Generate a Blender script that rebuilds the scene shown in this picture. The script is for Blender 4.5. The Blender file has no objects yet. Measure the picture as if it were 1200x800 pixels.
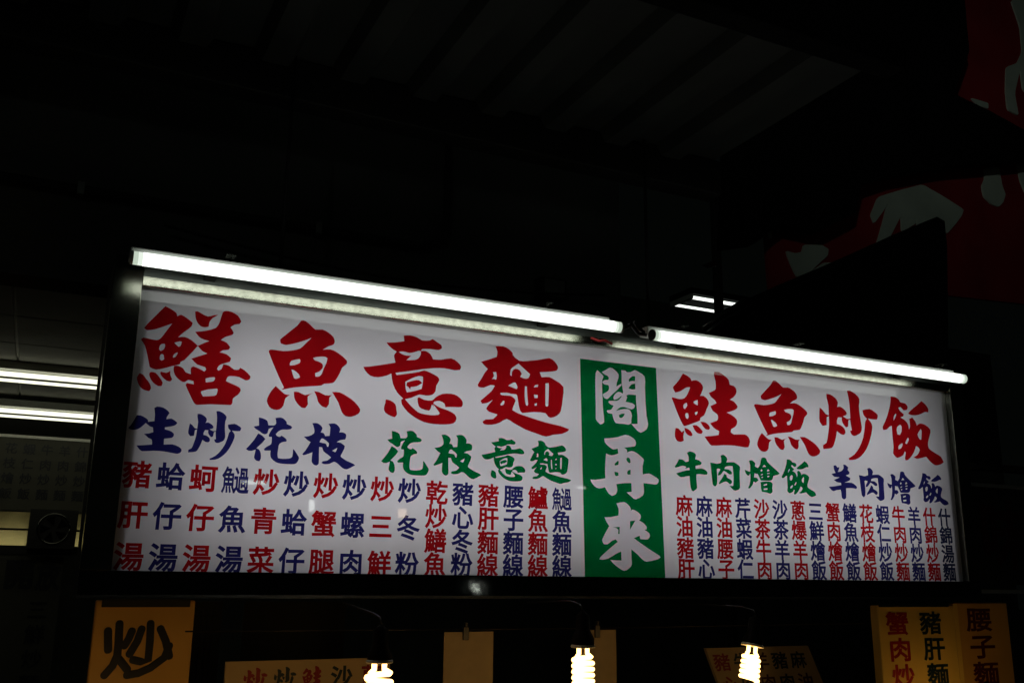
import bpy, bmesh, math, random
from mathutils import Vector, Matrix
random.seed(7)
S = bpy.context.scene
C = S.collection

# ------------------------------------------------------------------ camera, world, exposure
cam_data = bpy.data.cameras.new('camera')
cam = bpy.data.objects.new('camera', cam_data)
C.objects.link(cam)
cam_data.sensor_width = 36.0
cam_data.lens = 33.59
cam_data.clip_start = 0.02
cam_data.clip_end = 500
GH = 1.60            # eye height; Z below is measured from the eye, so the ground is at -GH
cam.matrix_world = Matrix(((0.89838549, -0.1154348, -0.42376681, 0),
                           (-0.43907284, -0.21212753, -0.87305037, 0),
                           (0.01088778, 0.97040029, -0.24125658, 0),
                           (0, 0, 0, 1)))
S.camera = cam
w = bpy.data.worlds.new('World')
S.world = w
w.use_nodes = True
bg = w.node_tree.nodes['Background']
bg.inputs[0].default_value = (0.55, 0.75, 0.62, 1)     # murky night sky glow
bg.inputs[1].default_value = 0.0016
S.view_settings.view_transform = 'Standard'
S.view_settings.look = 'None'
S.view_settings.exposure = 0
S.view_settings.gamma = 1
S.cycles.use_denoising = True
S.cycles.max_bounces = 8
S.cycles.diffuse_bounces = 4
S.cycles.glossy_bounces = 3
S.cycles.sample_clamp_indirect = 3
S.cycles.use_light_tree = True

# ------------------------------------------------------------------ materials
def mat(name, col, rough=0.6, metal=0.0, vary=0.0, scale=8.0, bump=0.0, bscale=60.0, stretch=None, spec=None, coat=0.0):
    m = bpy.data.materials.new(name)
    m.use_nodes = True
    nt = m.node_tree
    b = nt.nodes['Principled BSDF']
    b.inputs['Base Color'].default_value = (*col, 1)
    b.inputs['Roughness'].default_value = rough
    b.inputs['Metallic'].default_value = metal
    if spec is not None: b.inputs['Specular IOR Level'].default_value = spec
    if coat: 
        b.inputs['Coat Weight'].default_value = coat
        b.inputs['Coat Roughness'].default_value = 0.06
    tc = nt.nodes.new('ShaderNodeTexCoord')
    mp = nt.nodes.new('ShaderNodeMapping')
    nt.links.new(tc.outputs['Object'], mp.inputs['Vector'])
    if stretch: mp.inputs['Scale'].default_value = stretch
    if vary:
        n = nt.nodes.new('ShaderNodeTexNoise'); n.inputs['Scale'].default_value = scale; n.inputs['Detail'].default_value = 6
        nt.links.new(mp.outputs[0], n.inputs['Vector'])
        r = nt.nodes.new('ShaderNodeValToRGB')
        r.color_ramp.elements[0].position = 0.3; r.color_ramp.elements[1].position = 0.7
        r.color_ramp.elements[0].color = (*[c * (1 - vary) for c in col], 1)
        r.color_ramp.elements[1].color = (*[min(1, c * (1 + vary * 0.6)) for c in col], 1)
        nt.links.new(n.outputs['Fac'], r.inputs[0]); nt.links.new(r.outputs[0], b.inputs['Base Color'])
        mr = nt.nodes.new('ShaderNodeMapRange')
        mr.inputs['To Min'].default_value = max(0.02, rough * 0.75); mr.inputs['To Max'].default_value = min(1, rough * 1.3)
        nt.links.new(n.outputs['Fac'], mr.inputs[0]); nt.links.new(mr.outputs[0], b.inputs['Roughness'])
    if bump:
        n2 = nt.nodes.new('ShaderNodeTexNoise'); n2.inputs['Scale'].default_value = bscale; n2.inputs['Detail'].default_value = 4
        nt.links.new(mp.outputs[0], n2.inputs['Vector'])
        bp = nt.nodes.new('ShaderNodeBump'); bp.inputs['Strength'].default_value = bump; bp.inputs['Distance'].default_value = 0.004
        nt.links.new(n2.outputs['Fac'], bp.inputs['Height']); nt.links.new(bp.outputs[0], b.inputs['Normal'])
    return m

def emit(name, col, strength):
    m = bpy.data.materials.new(name)
    m.use_nodes = True
    nt = m.node_tree; nt.nodes.clear()
    o = nt.nodes.new('ShaderNodeOutputMaterial'); e = nt.nodes.new('ShaderNodeEmission')
    e.inputs[0].default_value = (*col, 1); e.inputs[1].default_value = strength
    nt.links.new(e.outputs[0], o.inputs[0])
    return m

def sheet(name, col, trans, dif, gloss=True, mottle=0.03):
    """acrylic sheet or translucent print: lets the light box behind shine through, thin clear gloss on top"""
    m = bpy.data.materials.new(name)
    m.use_nodes = True
    nt = m.node_tree; nt.nodes.clear()
    L = nt.links.new
    o = nt.nodes.new('ShaderNodeOutputMaterial')
    t = nt.nodes.new('ShaderNodeBsdfTranslucent'); d = nt.nodes.new('ShaderNodeBsdfDiffuse')
    tc = nt.nodes.new('ShaderNodeTexCoord'); n = nt.nodes.new('ShaderNodeTexNoise')
    n.inputs['Scale'].default_value = 3.0; n.inputs['Detail'].default_value = 5
    L(tc.outputs['Object'], n.inputs['Vector'])
    for node, k in ((t, trans), (d, dif)):
        r = nt.nodes.new('ShaderNodeValToRGB')
        r.color_ramp.elements[0].position = 0.3; r.color_ramp.elements[1].position = 0.7
        r.color_ramp.elements[0].color = (*[c * k * (1 - mottle) for c in col], 1)
        r.color_ramp.elements[1].color = (*[c * k for c in col], 1)
        L(n.outputs['Fac'], r.inputs[0]); L(r.outputs[0], node.inputs['Color'])
    a = nt.nodes.new('ShaderNodeAddShader'); L(t.outputs[0], a.inputs[0]); L(d.outputs[0], a.inputs[1])
    g = nt.nodes.new('ShaderNodeBsdfGlossy'); g.inputs['Roughness'].default_value = 0.02
    g.inputs['Color'].default_value = (1, 1, 1, 1)
    f = nt.nodes.new('ShaderNodeFresnel'); f.inputs['IOR'].default_value = 1.49
    mx = nt.nodes.new('ShaderNodeMixShader')
    L(f.outputs[0], mx.inputs[0]); L(a.outputs[0], mx.inputs[1]); L(g.outputs[0], mx.inputs[2])
    L((mx if gloss else a).outputs[0], o.inputs[0])
    return m

M = {}
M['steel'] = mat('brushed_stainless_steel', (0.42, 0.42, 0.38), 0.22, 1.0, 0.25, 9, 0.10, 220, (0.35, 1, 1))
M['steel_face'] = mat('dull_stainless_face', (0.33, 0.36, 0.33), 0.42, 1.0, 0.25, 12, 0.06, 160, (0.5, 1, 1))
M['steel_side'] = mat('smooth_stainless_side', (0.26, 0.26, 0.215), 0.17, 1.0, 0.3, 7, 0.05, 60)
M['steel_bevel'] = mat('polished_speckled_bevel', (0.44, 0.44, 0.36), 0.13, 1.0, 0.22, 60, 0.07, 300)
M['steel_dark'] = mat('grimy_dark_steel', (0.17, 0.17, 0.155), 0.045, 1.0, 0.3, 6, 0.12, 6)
M['black_paint'] = mat('dull_black_paint', (0.02, 0.02, 0.019), 0.5, 0, 0.3, 5)
M['black_plastic'] = mat('black_plastic', (0.012, 0.012, 0.012), 0.35)
M['white_enamel'] = mat('white_enamelled_steel', (0.7, 0.72, 0.68), 0.35, 0, 0.12, 7)
M['box_inside'] = mat('light_box_lining', (0.12, 0.12, 0.12), 0.7)
M['acrylic'] = sheet('white_acrylic', (1.0, 0.985, 0.985), 0.62, 0.20)
M['green_film'] = sheet('green_film', (0.0, 0.22, 0.05), 0.92, 0.10)
M['white_film'] = sheet('white_film', (1.0, 0.97, 1.0), 0.92, 0.15)
M['red_print'] = sheet('red_print', (0.50, 0.005, 0.010), 0.95, 0.15)
M['blue_print'] = sheet('navy_print', (0.024, 0.024, 0.17), 0.9, 0.10)
M['green_print'] = sheet('green_print', (0.0, 0.20, 0.045), 0.9, 0.10)
M['dark_print'] = sheet('dark_navy_print', (0.02, 0.03, 0.09), 0.9, 0.10)
M['tube'] = emit('cool_fluorescent_glow', (0.93, 1.0, 0.92), 1.9)
M['tube_back'] = emit('warm_fluorescent_glow', (1.0, 1.0, 0.74), 1.5)
M['tube_end'] = mat('tube_end_cap_metal', (0.5, 0.5, 0.48), 0.3, 1.0)
M['tube_dim'] = emit('dim_end_of_tube_glow', (0.85, 1.0, 0.82), 0.62)
M['tube_mid'] = emit('fading_end_of_tube_glow', (0.9, 1.0, 0.88), 0.9)
M['felt'] = mat('black_canvas', (0.006, 0.006, 0.006), 0.9, 0, 0.3, 6, spec=0.05)
M['bulb'] = emit('warm_spiral_bulb_glow', (1.0, 0.57, 0.18), 5.6)
M['bulb_base'] = mat('cream_bulb_base', (0.75, 0.68, 0.5), 0.4)
M['bakelite'] = mat('brown_black_bakelite', (0.008, 0.006, 0.005), 0.7, spec=0.1)
M['card'] = mat('buff_card', (0.62, 0.48, 0.28), 0.8, 0, 0.08, 30)
M['yellow_board'] = mat('yellow_plastic_board', (0.92, 0.62, 0.13), 0.35, 0, 0.08, 5, coat=0.4)
M['orange_board'] = mat('orange_yellow_board', (0.80, 0.45, 0.09), 0.45, 0, 0.10, 6)
M['cream_board'] = mat('cream_board', (0.78, 0.56, 0.27), 0.6, 0, 0.08, 6)
M['ink_black'] = mat('black_ink', (0.012, 0.014, 0.02), 0.5)
M['ink_red'] = mat('red_ink', (0.42, 0.012, 0.012), 0.5)
M['ink_teal'] = mat('dark_teal_ink', (0.012, 0.03, 0.035), 0.5)
M['ink_maroon'] = mat('maroon_ink', (0.11, 0.010, 0.010), 0.5)
M['ceiling_tile'] = mat('stained_ceiling_tile', (0.42, 0.42, 0.37), 0.7, 0, 0.25, 4)
M['ceiling_bar'] = mat('white_ceiling_bar', (0.75, 0.75, 0.68), 0.5)
M['yellow_lit_steel'] = mat('yellow_lit_stainless_sheet', (0.75, 0.62, 0.30), 0.18, 1.0, 0.2, 5, 0.05, 20)  # yellow light falling on the hood is put into the sheet's colour
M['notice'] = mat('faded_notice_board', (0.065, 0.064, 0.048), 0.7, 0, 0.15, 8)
M['wall_dark'] = mat('sooty_plaster', (0.11, 0.12, 0.105), 0.85, 0, 0.35, 2.5, 0.2, 30)
M['roof'] = mat('dusty_corrugated_steel', (0.023, 0.026, 0.022), 0.8, 0.0, 0.6, 4)
M['beam'] = mat('dark_painted_beam', (0.014, 0.014, 0.012), 0.6, 0, 0.3, 4)
M['red_cloth'] = mat('dull_red_banner_cloth', (0.30, 0.010, 0.014), 0.8, 0, 0.25, 3)
M['white_cloth'] = mat('off_white_banner_print', (0.52, 0.60, 0.52), 0.8, 0, 0.15, 4)
M['asphalt'] = mat('asphalt', (0.05, 0.05, 0.05), 0.85, 0, 0.3, 6, 0.4, 120)
M['wire'] = mat('grey_wire', (0.12, 0.11, 0.1), 0.45, 0.4)
M['street_glow'] = emit('white_lamp_glow', (0.92, 1.0, 0.95), 9)
M['street_glow_warm'] = emit('warm_lamp_glow', (1.0, 0.72, 0.5), 7)
M['trail'] = mat('red_wire_insulation', (0.4, 0.02, 0.02), 0.5)

# ------------------------------------------------------------------ helpers
def link(name, me, m, parent=None, label=None):
    o = bpy.data.objects.new(name, me)
    C.objects.link(o)
    if m is not None: me.materials.append(m)
    if parent is not None: o.parent = parent
    if label: o['label'] = label
    return o
def thing(name, label, cat, loc=(0, 0, 0), rot=(0, 0, 0), group=None):
    o = bpy.data.objects.new(name, None)
    C.objects.link(o)
    o.empty_display_size = 0.05
    o.location = loc; o.rotation_euler = rot
    o['label'] = label; o['category'] = cat
    if group: o['group'] = group
    return o
def mesh_of(bm, name):
    me = bpy.data.meshes.new(name)
    bm.normal_update(); bm.to_mesh(me); bm.free()
    return me
def box(bm, x0, x1, y0, y1, z0, z1):
    vs = [bm.verts.new((x, y, z)) for x in (x0, x1) for y in (y0, y1) for z in (z0, z1)]
    for f in ((0, 1, 3, 2), (4, 6, 7, 5), (0, 4, 5, 1), (2, 3, 7, 6), (0, 2, 6, 4), (1, 5, 7, 3)):
        bm.faces.new([vs[i] for i in f])
def boxes(name, lst, m, parent=None, label=None, bevel=0.0):
    bm = bmesh.new()
    for b in lst: box(bm, *b)
    if bevel: bmesh.ops.bevel(bm, geom=bm.edges[:], offset=bevel, segments=2, affect='EDGES', profile=0.5)
    return link(name, mesh_of(bm, name), m, parent, label)
def tube(bm, pts, r, seg=10, caps=True):
    pts = [Vector(p) for p in pts]
    rs = r if isinstance(r, (list, tuple)) else [r] * len(pts)
    rings = []
    up = None
    for i, p in enumerate(pts):
        d = (pts[min(i + 1, len(pts) - 1)] - pts[max(i - 1, 0)]).normalized()
        if up is None:
            up = Vector((0, 0, 1)) if abs(d.z) < 0.9 else Vector((1, 0, 0))
        a = d.cross(up).normalized(); b = a.cross(d).normalized(); up = b
        rings.append([bm.verts.new(p + (a * math.cos(t) + b * math.sin(t)) * rs[i]) for t in [2 * math.pi * k / seg for k in range(seg)]])
    for i in range(len(rings) - 1):
        for k in range(seg):
            f = bm.faces.new((rings[i][k], rings[i][(k + 1) % seg], rings[i + 1][(k + 1) % seg], rings[i + 1][k])); f.smooth = True
    if caps:
        bm.faces.new(rings[0][::-1]); bm.faces.new(rings[-1])
def tubes(name, lst, m, parent=None, label=None, seg=10):
    bm = bmesh.new()
    for pts, r in lst: tube(bm, pts, r, seg)
    bmesh.ops.recalc_face_normals(bm, faces=bm.faces[:])
    return link(name, mesh_of(bm, name), m, parent, label)
def lathe(name, prof, m, parent=None, seg=24, label=None):
    bm = bmesh.new()
    rings = [[bm.verts.new((r * math.cos(2 * math.pi * k / seg), r * math.sin(2 * math.pi * k / seg), z)) for k in range(seg)] for r, z in prof]
    for i in range(len(rings) - 1):
        for k in range(seg):
            f = bm.faces.new((rings[i][k], rings[i][(k + 1) % seg], rings[i + 1][(k + 1) % seg], rings[i + 1][k])); f.smooth = True
    bm.faces.new(rings[0][::-1]); bm.faces.new(rings[-1])
    bmesh.ops.recalc_face_normals(bm, faces=bm.faces[:])
    return link(name, mesh_of(bm, name), m, parent, label)
def slab(name, pts, y0, y1, m, parent=None, label=None):
    """outline given in X, Z, extruded from y0 (front) to y1"""
    bm = bmesh.new()
    a = [bm.verts.new((x, y0, z)) for x, z in pts]; b = [bm.verts.new((x, y1, z)) for x, z in pts]
    bm.faces.new(a); bm.faces.new(b[::-1])
    n = len(pts)
    for i in range(n): bm.faces.new((a[i], b[i], b[(i + 1) % n], a[(i + 1) % n]))
    bmesh.ops.recalc_face_normals(bm, faces=bm.faces[:])
    return link(name, mesh_of(bm, name), m, parent, label)

# ------------------------------------------------------------------ lettering
GLYPHS = {
 'shan4': ['180,969 203,959 225,949 254,934 279,916 287,899 293,878 309,892 325,900 351,890 379,873 406,853 434,831 432,809 426,790 400,760 368,728 342,697 317,664 347,673 378,676 408,667 437,651 468,627 498,599 476,563 453,527 421,481 392,440 375,428 360,417 359,404 356,393 327,380 291,367 257,351 222,336 186,322 152,315 123,322 100,334 95,346 93,359 81,406 67,460 53,506 38,547 20,575 0,601 9,614 20,623 45,622 75,617 107,613 137,612 154,621 168,636 187,668 206,707 230,752 255,799 225,782 196,765 156,742 116,721 78,708 46,702 31,709 17,720 28,742 40,763 63,798 89,836 114,873 138,909 159,939', '181,578 192,582 206,584 210,577 213,569 211,550 205,529 193,516 179,506 171,513 164,521 164,539 167,557 172,569', '290,605 312,616 331,624 343,625 354,624 351,600 346,580 339,573 330,568 318,578 306,588 298,596', '189,477 200,475 208,470 212,451 216,426 206,418 195,410 186,415 179,421 176,440 178,460 182,469', '324,511 327,507 328,502 321,483 311,463 302,456 292,451 290,457 289,463 293,477 300,491 311,501', '20,264 36,259 51,252 65,235 78,216 96,197 112,175 124,150 130,126 125,110 116,95 97,97 78,101 57,112 37,129 22,152 11,177 4,199 2,221 9,242', '116,287 134,288 154,283 173,265 191,242 210,217 223,193 222,175 217,157 202,154 188,154 165,166 141,185 123,208 110,233 103,252 101,270 106,281', '197,300 223,295 247,293 264,303 279,316 280,297 282,278 291,256 302,234 296,221 288,211 272,210 254,216 236,229 218,245 205,262 196,278 195,289', '308,371 324,375 341,375 365,368 388,355 400,336 413,318 435,310 460,304 456,335 455,362 463,377 476,384 504,377 534,365 555,355 576,343 584,354 592,365 586,379 578,390 546,397 508,408 479,432 452,461 477,474 502,487 543,507 590,531 566,539 542,551 520,573 498,599 530,621 558,640 578,651 597,662 570,666 544,672 522,680 502,693 483,715 464,741 507,751 549,762 600,781 644,806 663,835 675,871 685,927 696,977 708,991 724,998 749,1000 778,995 810,982 840,963 858,936 874,906 867,890 858,876 839,872 817,866 797,850 778,831 797,805 811,781 810,767 801,755 772,740 739,724 719,706 700,685 729,677 755,665 774,645 791,623 786,607 778,594 753,587 726,581 712,570 698,557 732,553 764,545 786,529 807,510 805,489 799,471 769,456 736,441 718,431 703,418 695,401 688,383 695,375 701,367 716,376 729,387 736,411 742,438 769,435 796,428 821,410 845,394 868,393 886,399 893,408 897,420 919,410 940,398 971,372 997,344 1000,327 994,310 979,298 959,293 931,305 898,320 861,325 827,325 808,323 793,315 784,293 779,267 812,254 845,241 878,228 906,214 916,200 920,182 912,161 899,140 876,118 855,96 853,72 853,50 848,35 837,26 757,22 665,18 596,8 541,0 524,5 511,17 489,55 465,103 441,150 424,189 427,200 433,210 465,207 496,203 492,219 488,235 464,241 442,243 426,229 410,216 387,221 364,235 340,256 321,282 311,307 305,332 305,352', '593,273 613,281 632,288 652,292 672,295 677,289 679,282 674,267 664,252 642,244 619,239 609,236 598,234 596,253', '564,139 591,152 619,164 659,173 704,182 708,175 711,167 708,144 703,120 693,110 681,105 637,97 585,89 575,105 567,120 565,129', '447,950 458,955 470,957 489,948 512,936 538,924 566,917 592,926 617,938 637,943 657,946 631,924 608,903 594,882 584,859 581,835 580,811 563,804 546,799 525,800 505,807 488,823 473,843 462,868 454,894 450,922'],
 'yu2': ['314,994 338,1000 362,995 390,977 419,955 443,932 469,915 506,919 544,925 577,916 608,901 640,881 666,858 679,834 685,810 682,790 671,772 646,758 617,745 589,724 560,702 601,711 639,716 672,710 703,698 739,679 775,656 804,634 826,612 831,595 828,577 806,555 781,529 769,497 757,463 739,424 720,388 706,366 687,350 643,341 599,334 583,322 567,310 509,300 439,290 360,277 281,261 219,243 158,224 170,238 182,251 164,283 145,316 116,371 85,433 38,530 0,616 2,629 12,638 32,642 57,643 100,641 150,640 197,647 242,658 283,671 320,688 347,714 371,744 401,780 434,819 395,797 355,777 310,756 263,738 215,720 172,708 145,712 118,720 110,741 108,761 127,784 152,808 182,839 214,872 247,905 277,937 296,968', '242,547 282,562 321,572 327,570 331,564 332,548 327,531 302,515 272,501 249,496 226,492 225,506 227,520 232,535', '463,602 489,612 514,619 553,626 589,628 603,622 616,614 612,586 607,559 595,530 583,500 574,470 566,442 555,423 540,408 521,402 500,401 497,419 494,438 516,448 537,460 558,482 573,506 572,531 562,551 541,563 517,570 499,573 483,576 472,588', '246,450 259,449 271,446 299,430 324,410 333,394 340,377 320,365 301,356 287,357 277,364 262,402', '97,259 117,243 138,226 165,203 193,184 219,179 247,178 223,159 203,137 195,99 189,61 174,36 152,17 124,9 94,10 69,18 47,35 29,62 17,93 21,124 32,155 45,184 61,212 78,236', '286,217 312,219 337,218 369,204 405,193 447,206 490,226 457,205 433,179 435,138 440,98 429,75 414,54 393,54 374,57 348,76 324,101 307,125 294,153 289,184', '496,243 523,242 550,239 584,224 620,211 654,213 688,220 673,204 662,187 661,153 660,117 649,96 635,77 610,82 586,90 563,110 543,134 534,161 526,188 512,216', '686,252 728,257 768,257 811,241 854,219 895,197 933,170 973,131 1000,92 998,65 982,42 947,19 907,3 874,0 844,6 820,23 801,47 781,93 761,141 743,171 723,200 705,226'],
 'yi4': ['378,986 410,995 441,1000 478,996 513,986 539,970 565,957 606,960 643,969 656,980 669,988 691,977 716,959 742,944 763,928 767,910 768,890 750,876 732,865 695,865 653,866 606,862 569,855 561,844 556,830 579,836 602,837 629,825 654,806 669,779 680,749 720,751 761,755 814,773 866,786 902,774 933,752 957,729 972,703 970,682 962,661 936,654 909,649 859,654 803,659 750,656 698,648 635,634 569,617 505,598 442,580 377,562 311,544 317,532 324,520 377,534 430,549 491,566 544,584 570,598 595,608 627,601 661,588 700,571 733,552 747,533 751,509 739,479 723,445 720,410 716,377 701,351 681,332 650,322 616,318 584,322 552,322 515,301 477,276 446,265 415,255 431,234 448,214 482,177 520,142 544,123 571,110 621,102 674,99 717,103 751,111 759,120 764,133 743,164 723,192 709,210 694,226 699,211 704,195 694,210 684,225 678,197 672,172 665,157 653,148 619,152 583,163 563,176 550,196 540,237 537,276 543,285 553,292 579,279 605,268 645,265 682,269 702,288 720,311 750,335 784,355 830,366 876,369 910,364 942,351 969,329 990,303 998,282 1000,259 996,239 985,225 955,219 919,218 872,213 820,207 817,228 810,246 788,262 760,271 732,267 709,258 702,247 699,234 730,214 762,197 808,183 854,169 891,152 921,131 934,108 938,81 929,53 910,29 874,15 832,7 775,1 715,0 663,3 613,12 566,30 522,54 482,81 445,112 411,153 385,193 380,217 377,243 387,252 396,260 365,288 337,319 311,364 290,416 278,473 270,531 251,517 231,504 190,486 145,472 107,471 71,480 42,502 20,529 9,550 0,573 33,579 67,586 119,602 177,620 240,640 306,662 301,683 296,705 291,727 291,749 301,769 315,789 298,798 282,807 259,825 237,846 223,863 211,882 251,887 292,894 338,907 386,922 382,954', '334,788 346,794 359,798 380,800 403,799 422,794 442,792 464,797 486,806 513,820 537,832 547,830 556,826 556,805 554,785 543,759 527,736 509,723 489,716 453,709 413,703 436,732 459,761 434,759 411,758 391,761 372,767 353,777', '411,453 447,481 483,506 515,524 546,536 565,536 584,533 586,507 586,481 582,439 576,391 538,372 500,356 466,344 431,333 423,352 417,373 414,410', '427,447 463,464 496,478 523,487 547,489 565,476 580,458 552,435 524,415 496,406 467,400 464,385 462,370 452,385 442,397 432,404 422,410 425,429', '228,231 251,229 272,224 300,209 323,186 331,159 334,129 340,99 342,72 334,55 322,39 300,44 278,51 251,65 228,82 217,105 214,131 217,161 224,190 226,211'],
 'mian4': ['180,989 223,997 263,1000 297,991 326,975 351,954 369,932 368,922 369,913 398,881 440,854 484,853 531,863 587,874 645,888 714,911 775,928 807,918 834,897 858,869 874,840 875,815 863,792 837,779 805,770 741,758 668,746 678,716 689,687 733,697 776,701 813,688 848,668 897,642 936,602 939,534 928,456 919,377 906,310 888,278 863,253 830,234 798,224 779,226 762,235 749,254 733,270 676,275 606,272 536,258 480,248 462,262 451,286 443,314 437,344 431,386 425,424 421,443 411,456 384,458 353,457 332,461 311,464 277,460 240,454 241,443 246,434 263,431 284,430 315,432 346,432 366,425 384,412 398,399 405,381 395,349 382,316 376,294 371,271 401,254 431,240 487,223 550,207 638,185 734,163 824,149 906,137 953,123 1000,108 994,95 985,84 956,65 920,48 871,37 819,28 780,11 741,0 696,7 649,22 581,40 509,63 442,95 384,125 348,149 312,162 273,141 233,111 193,93 153,82 108,78 72,82 62,93 56,109 73,124 91,137 127,141 165,148 190,173 212,204 164,215 123,227 107,240 92,257 100,277 109,295 133,329 162,367 131,343 102,324 75,316 48,311 39,327 30,342 55,368 80,394 115,430 147,468 164,498 180,530 156,533 132,532 99,514 65,495 36,492 11,496 1,508 0,524 15,557 36,595 53,631 69,665 85,690 102,714 81,734 61,753 45,771 29,789 72,808 114,827 155,847 196,867 200,898 202,928 193,959', '433,820 408,799 384,779 365,761 350,740 345,708 343,673 352,668 360,663 360,691 364,716 378,739 398,753 422,753 445,743 459,723 470,699 461,682 451,665 479,656 505,650 526,653 544,664 554,685 561,710 529,736 497,763 465,791', '321,545 350,569 376,587 391,591 404,586 417,564 424,539 420,528 413,517 389,525 366,532 344,539', '157,683 174,687 191,690 196,667 199,644 197,623 193,601 178,605 165,607 155,604 145,600 159,620 169,640 165,662', '271,368 278,366 285,365 283,345 278,327 266,317 251,310 246,315 240,321 256,344', '505,563 516,561 526,560 529,509 531,458 537,401 542,355 539,346 535,336 525,339 518,345 509,387 503,440 503,500', '618,588 635,595 654,600 650,584 647,569 625,564 604,559 610,575', '605,474 626,474 647,474 647,457 647,441 630,437 612,434 608,454', '612,370 625,373 638,377 637,363 636,350 624,347 612,344 612,357', '733,620 751,624 769,628 770,609 771,591 769,475 765,363 759,356 750,350 740,353 733,360 732,474'],
 'gui1': ['152,920 179,910 206,899 229,884 248,868 255,852 258,834 290,847 321,853 353,841 382,820 399,795 407,766 403,736 391,706 379,676 364,646 388,651 410,651 435,636 457,614 471,588 476,558 464,522 445,484 428,437 408,394 382,372 358,354 355,335 350,317 313,296 267,274 208,246 157,225 146,226 137,233 121,259 105,293 84,343 62,400 42,456 25,508 13,542 0,575 6,583 14,588 54,580 100,573 132,579 162,594 185,622 204,656 222,699 239,745 212,743 187,736 153,710 117,681 84,666 49,654 39,669 30,685 22,704 22,726 41,752 66,781 88,812 109,843 130,881', '166,524 176,529 187,533 193,516 195,499 182,475 164,450 155,453 148,458 144,476 145,496 154,512', '283,565 304,576 329,588 330,572 331,556 330,537 329,516 316,520 302,525 288,533 278,543 278,555', '176,398 188,398 200,398 206,374 208,352 202,337 194,323 183,325 174,330 168,348 165,369 169,384', '288,417 306,426 324,435 322,420 319,406 310,394 300,383 295,389 291,396 289,406', '38,189 58,189 75,185 95,165 114,140 131,156 148,171 139,127 132,87 134,59 137,32 117,21 97,14 73,15 51,24 35,47 26,77 26,112 30,146 34,167', '149,202 170,198 189,192 210,181 229,165 241,143 250,118 242,108 234,99 209,104 187,112 168,133 155,158 151,180', '252,244 280,250 306,250 331,234 353,212 368,193 383,173 373,158 364,143 339,142 316,146 295,161 277,184 264,213', '356,301 384,304 411,302 437,290 458,272 471,252 477,231 472,218 462,206 441,205 421,209 400,227 382,250 368,275', '563,996 595,1000 627,1000 662,984 696,962 727,938 751,910 757,875 762,845 786,840 812,837 833,821 846,797 850,765 843,731 823,701 798,674 776,657 753,640 783,631 810,618 835,592 853,564 852,545 841,527 812,506 775,488 740,474 703,461 739,448 773,433 808,409 834,381 840,353 836,324 825,299 808,278 782,261 757,244 750,223 748,201 768,185 790,176 861,183 933,189 960,179 982,158 995,129 1000,95 990,58 975,21 949,16 924,14 859,20 783,26 712,23 642,18 559,6 489,0 466,15 449,39 425,73 400,111 447,119 494,127 539,138 585,150 589,175 594,200 559,217 526,236 501,264 480,295 530,318 572,340 584,361 588,385 585,407 575,426 549,443 521,463 505,492 493,525 533,548 574,572 565,592 555,610 531,628 507,648 492,673 479,699 506,715 531,730 555,745 572,764 576,815 572,873 563,919 554,958 557,977'],
 'chao3': ['145,908 177,911 207,910 251,891 292,865 314,841 327,815 328,796 324,776 317,757 308,737 336,746 363,750 398,735 431,713 453,691 466,668 464,651 451,636 426,625 396,615 431,597 464,583 491,586 519,593 521,656 521,719 521,796 517,873 507,932 495,991 521,998 546,1000 589,986 634,963 673,931 700,892 695,846 682,797 682,723 686,642 697,562 705,490 699,448 683,412 662,392 635,377 602,359 569,349 540,353 517,367 506,391 500,419 516,422 531,426 525,465 520,504 517,542 514,580 497,573 484,562 479,520 473,477 457,466 436,459 414,479 395,501 381,526 373,552 373,573 376,595 345,594 314,592 302,569 292,545 289,520 288,496 319,490 349,482 381,464 407,441 419,411 420,382 408,365 391,349 364,350 338,355 309,372 279,392 267,346 254,300 233,243 210,191 194,166 171,147 123,135 74,129 55,126 36,123 32,152 35,178 62,194 90,212 109,261 124,319 140,386 153,457 158,525 161,593 142,584 124,575 119,518 115,461 81,454 48,447 23,474 4,503 0,546 4,593 10,647 19,704 43,690 66,675 90,646 114,619 136,612 162,608 166,679 168,745 157,801 146,850 145,879', '737,735 803,754 863,765 906,753 943,732 977,712 1000,687 994,656 979,623 946,619 913,617 869,618 822,621 854,587 879,552 886,514 881,475 860,400 829,317 794,242 752,173 704,116 652,67 607,37 557,15 504,5 449,0 446,13 442,26 496,56 546,90 594,139 636,195 678,263 713,338 738,420 755,495 762,536 771,573 785,594 803,615 775,638 752,664 742,698'],
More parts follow.
